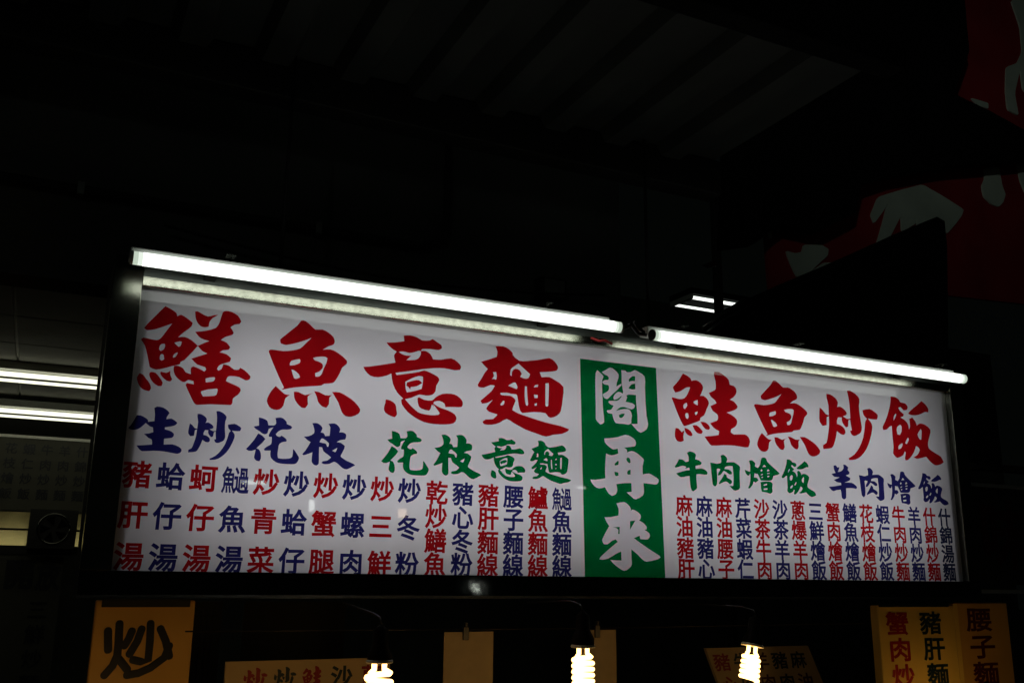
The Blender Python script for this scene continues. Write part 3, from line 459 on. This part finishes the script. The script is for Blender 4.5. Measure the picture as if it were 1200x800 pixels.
tr = tubes('edge_trim', [([(2.476, 3.23, 1.061), (2.59, 3.23, 1.138), (2.717, 3.23, 1.214)], 0.012), ([(2.486, 3.22, 1.037), (2.599, 3.22, 1.113), (2.756, 3.22, 1.205)], 0.008)], M['steel'], o)
o = slab('masking_tarpaulin', [(2.763, 2.896), (4.451, 3.431), (4.433, 2.93), (4.265, 2.622), (4.547, 2.586), (4.824, 2.534), (5.516, 2.534), (5.508, 2.499), (4.789, 2.336), (4.423, 2.238), (4.08, 2.147), (3.694, 2.019), (3.51, 1.936), (3.447, 1.769), (3.202, 1.629), (2.966, 1.63), (2.807, 1.506), (2.634, 1.456)], 3.24, 3.30, M['felt'])  # black sheet, widened to mask the banner where it should stay dark
o['label'] = 'black tarpaulin added to keep the upper left of the red banner dark'; o['category'] = 'tarpaulin'
o = slab('foil_scrap', [(3.1, 1.675), (3.177, 1.716), (3.193, 1.684), (3.14, 1.666)], 4.0, 4.02, M['steel'])
o['label'] = 'small crumpled metallic scrap glinting above the gap lamp'; o['category'] = 'scrap'

# dim poster frame beyond the right end of the sign
t = thing('right_poster', 'dim framed poster with reddish brush writing right of the sign', 'poster', (0, 2.80, 0))
boxes('board', [(3.50, 4.6, 0, 0.03, -0.0, 0.40)], M['notice'], t)
boxes('frame_rail', [(3.49, 4.6, -0.02, -0.001, 0.40, 0.415)], M['ceiling_bar'], t)
boxes('frame_rail', [(3.49, 4.6, -0.02, -0.001, -0.035, -0.02)], M['ceiling_bar'], t)
boxes('top_rail', [(3.49, 4.6, -0.06, -0.001, 0.47, 0.495)], M['notice'], t)
p = Print(-0.004); p.add(glyph('\u5473', 0.03), 3.54, 0.06, 3.84, 0.36); p.add(glyph('\u9bae', 0.03), 3.88, 0.06, 4.2, 0.36)
p.done('lettering', M['ink_maroon'], t)

# ------------------------------------------------------------------ the long menu sign (light box)
PY = 2.10                      # acrylic plane
X0, Z0 = 0.141, 0.0084         # lower left corner of the acrylic
X1, Z1 = 2.562, 0.5925
sign = thing('menu_sign', 'long white menu light box covered in red, blue and green Chinese dish names', 'menu sign', (X0, PY, Z0))
W, H = X1 - X0, Z1 - Z0
pn = boxes('acrylic_panel', [(0, W, 0, 0.003, 0, H)], M['acrylic'], sign)
GX0, GX1 = 1.081, 1.3205
F = 0.018                     # the steel frame stands this far in front of the acrylic
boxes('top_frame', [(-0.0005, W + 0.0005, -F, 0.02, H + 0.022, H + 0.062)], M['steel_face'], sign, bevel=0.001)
bm = bmesh.new()
q = [(-F, H + 0.003), (-F - 0.0018, H + 0.0215), (0.019, H + 0.0215), (0.019, H + 0.0005), (-F + 0.004, H + 0.0005)]
va = [bm.verts.new((0.0, y, z)) for y, z in q]; vb = [bm.verts.new((W, y, z)) for y, z in q]
bm.faces.new(va[::-1]); bm.faces.new(vb)
for i in range(5): bm.faces.new((va[i], va[(i + 1) % 5], vb[(i + 1) % 5], vb[i]))
bmesh.ops.recalc_face_normals(bm, faces=bm.faces[:])
link('bevel_strip', mesh_of(bm, 'bevel_strip'), M['steel_bevel'], sign)
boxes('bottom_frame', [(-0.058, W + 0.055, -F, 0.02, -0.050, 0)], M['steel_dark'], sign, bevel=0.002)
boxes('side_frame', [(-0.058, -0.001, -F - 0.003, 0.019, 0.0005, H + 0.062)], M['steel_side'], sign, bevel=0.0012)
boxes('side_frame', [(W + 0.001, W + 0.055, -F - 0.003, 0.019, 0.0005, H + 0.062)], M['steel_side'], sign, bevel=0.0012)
boxes('added_edge_baffle', [(0.0, 0.022, 0.006, 0.19, 0.001, H - 0.001), (W - 0.022, W, 0.006, 0.19, 0.001, H - 0.001), (0.023, W - 0.023, 0.010, 0.19, 0.001, 0.006)], M['black_paint'], sign)  # unseen baffles added inside the box to fade the panel towards its edges
boxes('bottom_lip', [(-0.058, W + 0.055, -F - 0.010, -F - 0.0005, -0.052, -0.046)], M['steel'], sign)
for xa in (-0.058, W + 0.051): boxes('side_plate', [(xa, xa + 0.004, 0.0205, 0.20, -0.05, H + 0.06)], M['felt'], sign)
boxes('lining', [(-0.0535, W + 0.0505, 0.0205, 0.196, -0.05, -0.046), (-0.0535, W + 0.0505, 0.0205, 0.196, H + 0.056, H + 0.06),
                 (-0.0535, W + 0.0505, 0.1965, 0.20, -0.05, H + 0.06)], M['box_inside'], sign)
# green name panel as a film with the three white characters cut out in a layer above
white = [('ge2', '\u95a3', [1.1202, 0.3777, 1.2817, 0.545]), ('zai4', '\u518d', [1.1025, 0.2034, 1.3113, 0.3691]), ('lai2', '\u4f86', [1.1266, 0.0239, 1.31, 0.1955])]
cu = bpy.data.curves.new('tmp', 'CURVE'); cu.dimensions = '2D'; cu.fill_mode = 'BOTH'
loops = [[(GX0 - 0.006, 0.5495), (GX1 - 0.009, 0.5495), (GX1 + 0.003, -0.001), (GX0 + 0.004, -0.001)]]
for k, c, (x0, z0, x1, z1) in white:
    for s in GLYPHS[k]:
        loops.append([(x0 + int(p.split(',')[0]) / 1000 * (x1 - x0), z0 - Z0 + int(p.split(',')[1]) / 1000 * (z1 - z0)) for p in s.split()])
for pts in loops:
    sp = cu.splines.new('POLY'); sp.points.add(len(pts) - 1); sp.use_cyclic_u = True
    for q, (x, y) in zip(sp.points, pts): q.co = (x, y, 0, 1)
g = curve_tris(cu); bpy.data.curves.remove(cu)
Print(-0.0008).add(g, 0, 0, 1, 1).done('green_panel', M['green_film'], sign)
def board_print(g, bb, m, label, name='brush_character', y=-0.0008):
    x0, z0, x1, z1 = bb
    return Print(y).add(g, x0, z0 - Z0, x1, z1 - Z0).done(name, m, sign, label)
R_, B_, G_ = M['red_print'], M['blue_print'], M['green_print']
big = [('shan4', '\u9c54', [0.009, 0.3528, 0.241, 0.5664]), ('yu2', '\u9b5a', [0.2762, 0.3545, 0.4929, 0.5667]),
       ('yi4', '\u610f', [0.4955, 0.3546, 0.7479, 0.5632]), ('mian4', '\u9eb5', [0.7863, 0.347, 1.0417, 0.5648]),
       ('gui1', '\u9bad', [1.3598, 0.36, 1.6211, 0.5685]), ('yu2', '\u9b5a', [1.6419, 0.3535, 1.8775, 0.5649]),
       ('chao3', '\u7092', [1.8823, 0.3522, 2.1195, 0.5627]), ('fan4', '\u98ef', [2.135, 0.3582, 2.3855, 0.5607])]
for k, c, b in big: board_print(brush(k), b, R_, 'large red brush character ' + c)
blue = [('sheng1', '\u751f', [0.0031, 0.2466, 0.1116, 0.3423]), ('chao3', '\u7092', [0.1212, 0.2379, 0.23, 0.3434]),
        ('hua1', '\u82b1', [0.2433, 0.2391, 0.3596, 0.3403]), ('zhi1', '\u679d', [0.3661, 0.2355, 0.4875, 0.337]),
        ('yang2', '\u7f8a', [1.9015, 0.2357, 2.0117, 0.3375]), ('rou4', '\u8089', [2.0223, 0.2378, 2.1224, 0.3342]),
        ('hui4', '\u71f4', [2.1352, 0.2315, 2.2533, 0.3311]), ('fan4', '\u98ef', [2.2637, 0.2362, 2.3903, 0.3308])]
for k, c, b in blue: board_print(brush(k), b, B_, 'navy brush character ' + c)
green = [('hua1', '\u82b1', [0.5484, 0.2314, 0.6655, 0.3343]), ('zhi1', '\u679d', [0.6765, 0.2306, 0.7995, 0.3341]),
         ('yi4', '\u610f', [0.7997, 0.2309, 0.9182, 0.3345]), ('mian4', '\u9eb5', [0.9311, 0.2316, 1.0469, 0.3357]),
         ('niu2', '\u725b', [1.3628, 0.2324, 1.4702, 0.339]), ('rou4', '\u8089', [1.4802, 0.2415, 1.5818, 0.3376]),
         ('hui4', '\u71f4', [1.5977, 0.2392, 1.7218, 0.3389]), ('fan4', '\u98ef', [1.7283, 0.2373, 1.8517, 0.3393])]
for k, c, b in green: board_print(brush(k), b, G_, 'green brush character ' + c)
for k, c, b in white: board_print(brush(k), b, M['white_film'], 'white brush character ' + c + ' on the green strip')

def dish(text, cx, rows, w, h, m, colname, drift=0.0):
    chars = text.split('|') if '|' in text else list(text)
    for k, ch in enumerate(chars):
        x = cx; z = rows[k] - Z0
        Print(-0.0008).add(glyph(ch, 0.028), x - w / 2, z - h / 2, x + w / 2, z + h / 2).done('character', m, sign)
three = ['\u8c6c\u809d\u6e6f', '\u86e4\u4ed4\u6e6f', '\u86b5\u4ed4\u6e6f', '\u9b5a\u904e|\u9b5a|\u6e6f', '\u7092\u9752\u83dc', '\u7092\u86e4\u4ed4', '\u7092\u87f9\u817f', '\u7092\u87ba\u8089', '\u7092\u4e09\u9bae', '\u7092\u51ac\u7c89']
for i, d in enumerate(three):
    dish(d, 0.0300 + i * 0.06555, (0.2000 - i * 0.0005, 0.1190 - i * 0.0008, 0.0365 - i * 0.0007), 0.057, 0.0575, R_ if i % 2 == 0 else B_, 'red' if i % 2 == 0 else 'navy')
four = ['\u4e7e\u7092\u9c54\u9b5a', '\u8c6c\u5fc3\u51ac\u7c89', '\u8c6c\u809d\u9eb5\u7dda', '\u8170\u5b50\u9eb5\u7dda', '\u9c78\u9b5a\u9eb5\u7dda', '\u9b5a\u904e|\u9b5a|\u9eb5|\u7dda']
for i, d in enumerate(four):
    dish(d, 0.6875 + i * 0.0666, (0.1945, 0.1400, 0.0845, 0.0312), 0.0555, 0.0565, R_ if i % 2 == 0 else B_, 'red' if i % 2 == 0 else 'navy')
right = ['\u9ebb\u6cb9\u8c6c\u809d', '\u9ebb\u6cb9\u8c6c\u5fc3', '\u9ebb\u6cb9\u8170\u5b50', '\u82b9\u83dc\u8766\u4ec1', '\u6c99\u8336\u725b\u8089', '\u6c99\u8336\u7f8a\u8089', '\u8525\u7206\u7f8a\u8089',
         '\u4e09\u9bae\u71f4\u98ef', '\u87f9\u8089\u71f4\u98ef', '\u9c54\u9b5a\u71f4\u98ef', '\u82b1\u679d\u71f4\u98ef', '\u8766\u4ec1\u7092\u98ef', '\u725b\u8089\u7092\u9eb5', '\u7f8a\u8089\u7092\u9eb5', '\u4ec0\u9326\u7092\u9eb5', '\u4ec0\u9326\u6e6f\u9eb5']
for i, d in enumerate(right):
    e = i * 0.00035
    dish(d, 1.3900 + i * 0.0650, (0.1945 + e, 0.1400 + e, 0.0850 + e, 0.0312 + e), 0.0555, 0.0565,
         M['dark_print'] if i == 15 else (R_ if i % 2 == 0 else B_), 'red' if i % 2 == 0 else 'navy')
# lamps inside the box, shining through the acrylic
for x in (0.65, 1.77):
    for z in (0.17, 0.42):
        ld = bpy.data.lights.new('box_lamp', 'AREA'); ld.shape = 'RECTANGLE'; ld.size = 1.05; ld.size_y = 0.10
        ld.energy = 1.9; ld.color = (0.93, 0.935, 1.0)
        lo = bpy.data.objects.new('box_lamp', ld); C.objects.link(lo); lo.parent = sign
        lo.location = (x, 0.165, z)
        lo.rotation_euler = Vector((0, -1, 0)).to_track_quat('-Z', 'Y').to_euler()

# ------------------------------------------------------------------ two tubes over the top edge of the sign
def front_tube(label, x0, x1, z, y, clips):
    t = thing('tube_lamp', label, 'tube lamp', (x0, y, z), group='tube lamps above the menu sign')
    L = x1 - x0
    r = 0.0138
    tubes('tube', [([(0.03, 0, 0), (L - 0.03, 0, 0)], r)], M['tube'], t, seg=20)
    for a, mm in ((0.0115, 'tube_dim'), (0.0205, 'tube_mid'), (L - 0.03, 'tube_mid'), (L - 0.0205, 'tube_dim')): tubes('tube_end', [([(a, 0, 0), (a + 0.009, 0, 0)], r - 0.0002)], M[mm], t, seg=20)
    for a in (0.006, L - 0.0115): tubes('end_cap', [([(a, 0, 0), (a + 0.0055, 0, 0)], r + 0.0003)], M['white_enamel'] if a > 0.1 or x0 < 0.5 else M['black_plastic'], t, seg=20)
    boxes('batten', [(0.006, L - 0.03, 0.016, 0.055, 0.004, 0.0285)], M['white_enamel'], t, bevel=0.003)
    for a in clips:
        boxes('clip', [(a - 0.010, a + 0.010, 0.020, 0.050, 0.044, 0.047), (a - 0.002, a + 0.002, 0.030, 0.034, 0.0285, 0.044)], M['steel'], t)
    for a in (L * 0.15, L * 0.85):
        boxes('bracket', [(a - 0.012, a + 0.012, 0.0555, 0.112, 0.006, 0.022)], M['black_paint'], t)
    return t
front_tube('left and nearer of two bright white tubes above the menu sign', 0.0985, 1.268, 0.6165, 1.97, (0.205, 0.97))
front_tube('right and farther of two bright white tubes above the menu sign', 1.345, 2.505, 0.6090, 1.97, (0.13, 0.53, 1.10))
t = thing('tube_wiring', 'black wiring and red wire bunched between the two bright tubes', 'wiring', (1.272, 1.975, 0.614))
tubes('black_wire', [([(0.0, 0.0, 0.004), (0.02, -0.006, 0.012), (0.045, 0.004, -0.004), (0.068, 0.0, -0.006)], 0.0045),
                     ([(0.02, 0.006, 0.016), (0.035, 0.01, 0.03), (0.05, 0.02, 0.02), (0.062, 0.0, 0.0)], 0.004)], M['black_plastic'], t)
tubes('red_wire', [([(-0.07, 0.045, -0.020), (-0.05, 0.04, -0.027), (-0.03, 0.045, -0.022), (-0.01, 0.04, -0.030)], 0.003)], M['trail'], t)
for x in (0.45, 1.50):
    o = tubes('hanger_rod', [([(x, 2.2, 0.665), (x, 2.2, 1.28)], 0.005)], M['black_paint'])
    o['category'] = 'rod'; o['label'] = ('left' if x < 1 else 'right') + ' thin black rod holding up the menu sign box'

# ------------------------------------------------------------------ spiral bulbs
def spiral_bulb(label, x, y, ztop, r, turns, pitch, tr, tilt=0.0, taper=0.0, holder=True, hl=0.04, hz=0.0, cord=True):
    t = thing('spiral_bulb', label, 'bulb', (x, y, ztop), (0, tilt, 0), group='warm spiral bulbs hanging under the sign')
    pts = []
    n = int(turns * 28)
    for i in range(n + 1):
        a = 2 * math.pi * i / 28
        rr = r * (1 - taper * i / n)
        pts.append((rr * math.cos(a), rr * math.sin(a), -0.020 - pitch * i / 28))
    pts = [(0.010, 0, 0), (0.010, 0, -0.012)] + pts
    tubes('spiral', [(pts, tr), ([(-0.010, 0, 0), (-0.010, 0, -0.012), (-r * 0.8, 0, -0.020)], tr)], M['bulb'], t, seg=8)
    lathe('base', [(0.0255, 0.0), (0.026, 0.003), (0.024, 0.006)], M['bulb_base'], t)
    if holder:
        lathe('lamp_holder', [(0.0235, 0.0065), (0.024, 0.012 + hz), (0.018, 0.024 + hz), (0.015, 0.03 + hz), (0.0145, 0.030 + hl), (0.006, 0.036 + hl), (0.004, 0.04 + hl)], M['bakelite'], t)
    if cord: tubes('cord', [([(0, 0, 0.04 + hl), (0.001, 0.012, 0.052 + hl), (0.002, 0.06, 0.058 + hl), (0.002, 2.085 - y, (-0.0525 - ztop) if ztop > -0.2 else 0.07 + hl)], 0.002)], M['black_plastic'], t, seg=6)
    return t
spiral_bulb('left spiral bulb in front of the brush written strip', 0.612, 1.82, -0.156, 0.0228, 4.5, 0.0155, 0.0054, hl=0.03)
spiral_bulb('middle spiral bulb beside the right blank card', 1.057, 1.82, -0.137, 0.0198, 6, 0.0118, 0.0048, hl=0.035, hz=0.006)
spiral_bulb('right spiral bulb leaning left before the cream board of two rows', 1.505, 1.82, -0.143, 0.0175, 5, 0.0108, 0.0044, tilt=0.20, taper=-0.12, hl=0.03)
for nm, x, y, z in (('spiral bulb hanging lower near the yellow signs at the right end', 2.37, 1.90, -0.335), ('spiral bulb hanging lower near the orange sign at the left end', 0.14, 1.88, -0.30)):
    spiral_bulb(nm, x, y, z, 0.026, 6, 0.0145, 0.0062, cord=False)

# ------------------------------------------------------------------ small signs and cards hanging below
t = thing('orange_sign', 'orange yellow board with one round black hand painted character, bottom left', 'sign', (0, 2.25, 0))
boxes('board', [(0.128, 0.330, 0, 0.025, -0.52, -0.052)], M['orange_board'], t, bevel=0.004)
boxes('top_clamp', [(0.140, 0.318, -0.006, -0.0005, -0.066, -0.050)], M['black_paint'], t)
bm = bmesh.new()
for si, s in enumerate([[(0.158, -0.114), (0.16, -0.134), (0.162, -0.152)], [(0.179, -0.1), (0.181, -0.134), (0.181, -0.163), (0.174, -0.184), (0.16, -0.202)], [(0.205, -0.115), (0.2, -0.131), (0.193, -0.144)], [(0.181, -0.167), (0.192, -0.179), (0.203, -0.192)], [(0.224, -0.111), (0.218, -0.135), (0.205, -0.161)], [(0.241, -0.1), (0.243, -0.136), (0.243, -0.174), (0.229, -0.177), (0.213, -0.173)], [(0.262, -0.111), (0.275, -0.136), (0.285, -0.167)], [(0.283, -0.146), (0.275, -0.17), (0.249, -0.19), (0.226, -0.2), (0.204, -0.203)]]):
    pts = [Vector((x, -0.001, z)) for x, z in s]; wd = 0.0080
    d0 = (pts[0] - pts[1]).normalized(); d1 = (pts[-1] - pts[-2]).normalized()
    caps = (0.35, 0.7, 0.92)
    pts = [pts[0] + d0 * wd * math.sqrt(1 - c * c) for c in caps] + pts + [pts[-1] + d1 * wd * math.sqrt(1 - c * c) for c in reversed(caps)]
    tube(bm, pts, [wd * c for c in caps] + [wd] * len(s) + [wd * c for c in reversed(caps)], 12)
for v in bm.verts: v.co.y = -0.001 + (v.co.y + 0.001) * 0.05 - 0.0000001 * v.index
bmesh.ops.recalc_face_normals(bm, faces=bm.faces[:])
link('painted_character', mesh_of(bm, 'painted_character'), M['ink_black'], t)

t = thing('strip_sign', 'long low cream strip with brush written characters behind the left bulb', 'sign', (0, 2.30, 0))
boxes('board', [(0.414, 0.800, 0, 0.012, -0.52, -0.186)], M['cream_board'], t)
for key, ch, x0, x1, m in (('chao3', 0, 0.455, 0.508, 'ink_red'), ('chao3', 0, 0.523, 0.574, 'ink_teal'), ('gui1', 0, 0.588, 0.640, 'ink_red'), (None, '\u6c99', 0.655, 0.708, 'ink_teal'), (None, '\u8525', 0.728, 0.780, 'ink_red')):
    g = brush(key) if key else glyph(ch, 0.03)
    Print(-0.001).add(g, x0, -0.252, x1, -0.200).done('brush_character', M[m], t)

for lab, x0, x1, y in (('wide blank buff card clipped up left of the middle bulb', 0.878, 1.003, 2.15), ('narrow blank buff card clipped up behind the middle bulb', 1.236, 1.345, 2.15)):
    t = thing('blank_card', lab, 'card', (x0, y, -0.121), group='blank cards clipped under the sign')
    boxes('card', [(0, x1 - x0, 0, 0.003, -0.36, 0)], M['card'], t)
    boxes('clip', [(0.045, 0.059, -0.006, -0.0006, -0.018, 0.012), (0.049, 0.055, -0.008, 0.004, 0.012, 0.022)], M['black_plastic'], t, bevel=0.001)
o = tubes('hanging_wire', [([(0.30, 2.155, -0.112), (1.2, 2.155, -0.117), (2.2, 2.155, -0.113)], 0.0016)], M['black_plastic'])
o['label'] = 'thin wire strung under the sign that the blank cards clip to'; o['category'] = 'wire'

t = thing('slanted_board', 'leaning cream board with two rows of characters behind the right bulb', 'sign', (1.811, 2.40, -0.191), (0, 0, 0))
def sh(x, z): return (x + (-z) * 0.42, z)
slab('board', [sh(0, 0), sh(0.393, 0), sh(0.41, -0.34), sh(0.0, -0.34)], 0, 0.012, M['cream_board'], t)
for row, z, items in ((0, -0.066, [('\u8c6c', 'ink_red'), ('\u725b', 'ink_teal'), ('\u7f8a', 'ink_maroon'), ('\u8c6c', 'ink_teal'), ('\u9ebb', 'ink_teal')]),
                      (1, -0.130, [('\u5fc3', 'ink_red'), ('\u8089', 'ink_teal'), ('\u8089', 'ink_maroon'), ('\u8089', 'ink_teal'), ('\u6cb9', 'ink_maroon')])):
    for i, (ch, m) in enumerate(items):
        x = 0.026 + i * 0.073 + 0.42 * (-z - 0.05)
        Print(-0.001).add(glyph(ch, 0.022), x, z, x + 0.062, z + 0.052, -0.25).done('character', M[m], t)

t = thing('yellow_sign', 'yellow sign with a red column and a black column of characters, bottom right', 'sign', (0, 2.12, 0))
boxes('board', [(2.218, 2.533, 0, 0.03, -0.62, -0.062)], M['yellow_board'], t, bevel=0.004)
boxes('top_edge', [(2.222, 2.500, -0.010, -0.0006, -0.066, -0.058)], M['steel'], t)
for text, cx, dx, m in (('\u87f9\u8089\u7092', 2.291, 0.004, 'ink_red'), ('\u8c6c\u809d\u9eb5', 2.428, 0.006, 'ink_teal')):
    for k, ch in enumerate(text):
        z = -0.146 - k * 0.0735
        Print(-0.0012).add(glyph(ch, 0.026), cx + dx * k - 0.046, z, cx + dx * k + 0.046, z + 0.068).done('character', M[m], t)
t = thing('yellow_side_sign', 'narrower yellow sign with one dark red column, at the right end of the row', 'sign', (0, 2.14, 0))
boxes('board', [(2.560, 2.800, 0, 0.03, -0.62, -0.055)], M['orange_board'], t, bevel=0.004)
boxes('edge_strip', [(2.541, 2.559, -0.012, 0.03, -0.62, -0.058)], M['yellow_board'], t)
for k, ch in enumerate('\u8170\u5b50\u9eb5'):
    z = -0.142 - k * 0.080
    Print(-0.0012).add(glyph(ch, 0.024), 2.605 + k * 0.004, z, 2.722 + k * 0.004, z + 0.074).done('character', M['ink_maroon'], t)

# dim notices deep inside, under the sign
for lab, x0, x1, y, z1 in (('faint tall notice covered with a printed grid, inside behind the orange sign', 0.40, 0.50, 2.9, -0.07), ('faint broad notice inside above the brush written strip', 0.56, 0.86, 2.9, -0.07)):
    t = thing('inner_notice', lab, 'notice', (x0, y, z1))
    boxes('sheet', [(0, x1 - x0, 0, 0.01, -0.9, 0)], M['notice'], t)
    if x0 < 0.5:
        boxes('grid_line', [(0.01 + k * 0.016, 0.012 + k * 0.016, -0.003, -0.0005, -0.8, -0.02) for k in range(5)] + [(0.01, 0.076, -0.006, -0.0032, -0.04 - k * 0.03, -0.038 - k * 0.03) for k in range(20)], M['ink_black'], t)

# ------------------------------------------------------------------ lamps of the street behind the viewer (mirrored in the acrylic), plus an added banner lamp
def street_lamp(label, x, y, z, w, h, m):
    t = thing('street_light', label, 'lamp', (x, y, z))
    boxes('lens', [(-w / 2, w / 2, 0, 0.02, -h / 2, h / 2)], m, t)
    boxes('shade', [(-w / 2 - 0.01, w / 2 + 0.01, -0.03, -0.001, -h / 2 - 0.01, h / 2 + 0.01)], M['black_paint'], t)
    tubes('pole', [([(0, -0.045, h / 2), (0, -0.045, -GH - z)], 0.012)], M['black_paint'], t)
street_lamp('white upright lamp across the street behind the viewer', 2.291, -4.800, 0.652, 0.050, 0.100, M['street_glow'])
street_lamp('warm globe like lamp across the street behind the viewer', 3.297, -5.100, 0.636, 0.085, 0.085, M['street_glow_warm'])
street_lamp('distant low white tube light behind the viewer', 6.955, -7.800, 1.289, 0.120, 0.030, M['street_glow'])
street_lamp('distant low warm tube light behind the viewer to the right', 8.522, -7.800, 1.599, 0.130, 0.025, M['street_glow_warm'])
street_lamp('wide white tube light behind the viewer to the left', 2.318, -7.800, 1.118, 0.300, 0.040, M['street_glow'])
street_lamp('bright shop light low behind the viewer', 3.076, -2.800, -0.059, 0.018, 0.022, M['street_glow'])
t = thing('banner_fill_lamp', 'added flood lamp, unseen behind the viewer, lighting the red banner', 'lamp', (-2.5, -2.5, 1.5))  # added fill lamp, out of view, only there to brighten the banner
boxes('lens', [(-0.12, 0.12, 0, 0.01, -0.08, 0.08)], M['street_glow'], t)
boxes('shade', [(-0.14, 0.14, -0.06, -0.001, -0.10, 0.10)], M['black_paint'], t)
t.rotation_euler = (0, 0, math.radians(-49.5))
tubes('pole', [([(0, -0.075, 0.1), (0, -0.075, -GH - 1.5)], 0.02)], M['black_paint'], t)
ld = bpy.data.lights.new('banner_fill_light', 'AREA'); ld.shape = 'RECTANGLE'; ld.size = 0.24; ld.size_y = 0.16; ld.energy = 0.65; ld.color = (0.9, 1.0, 0.88)
ld.spread = math.radians(28)
lo = bpy.data.objects.new('banner_fill_light', ld); C.objects.link(lo); lo.parent = t; lo.location = (0, 0.02, 0)
lo.rotation_euler = Vector((0, 9.0, 1.25)).to_track_quat('-Z', 'Y').to_euler()
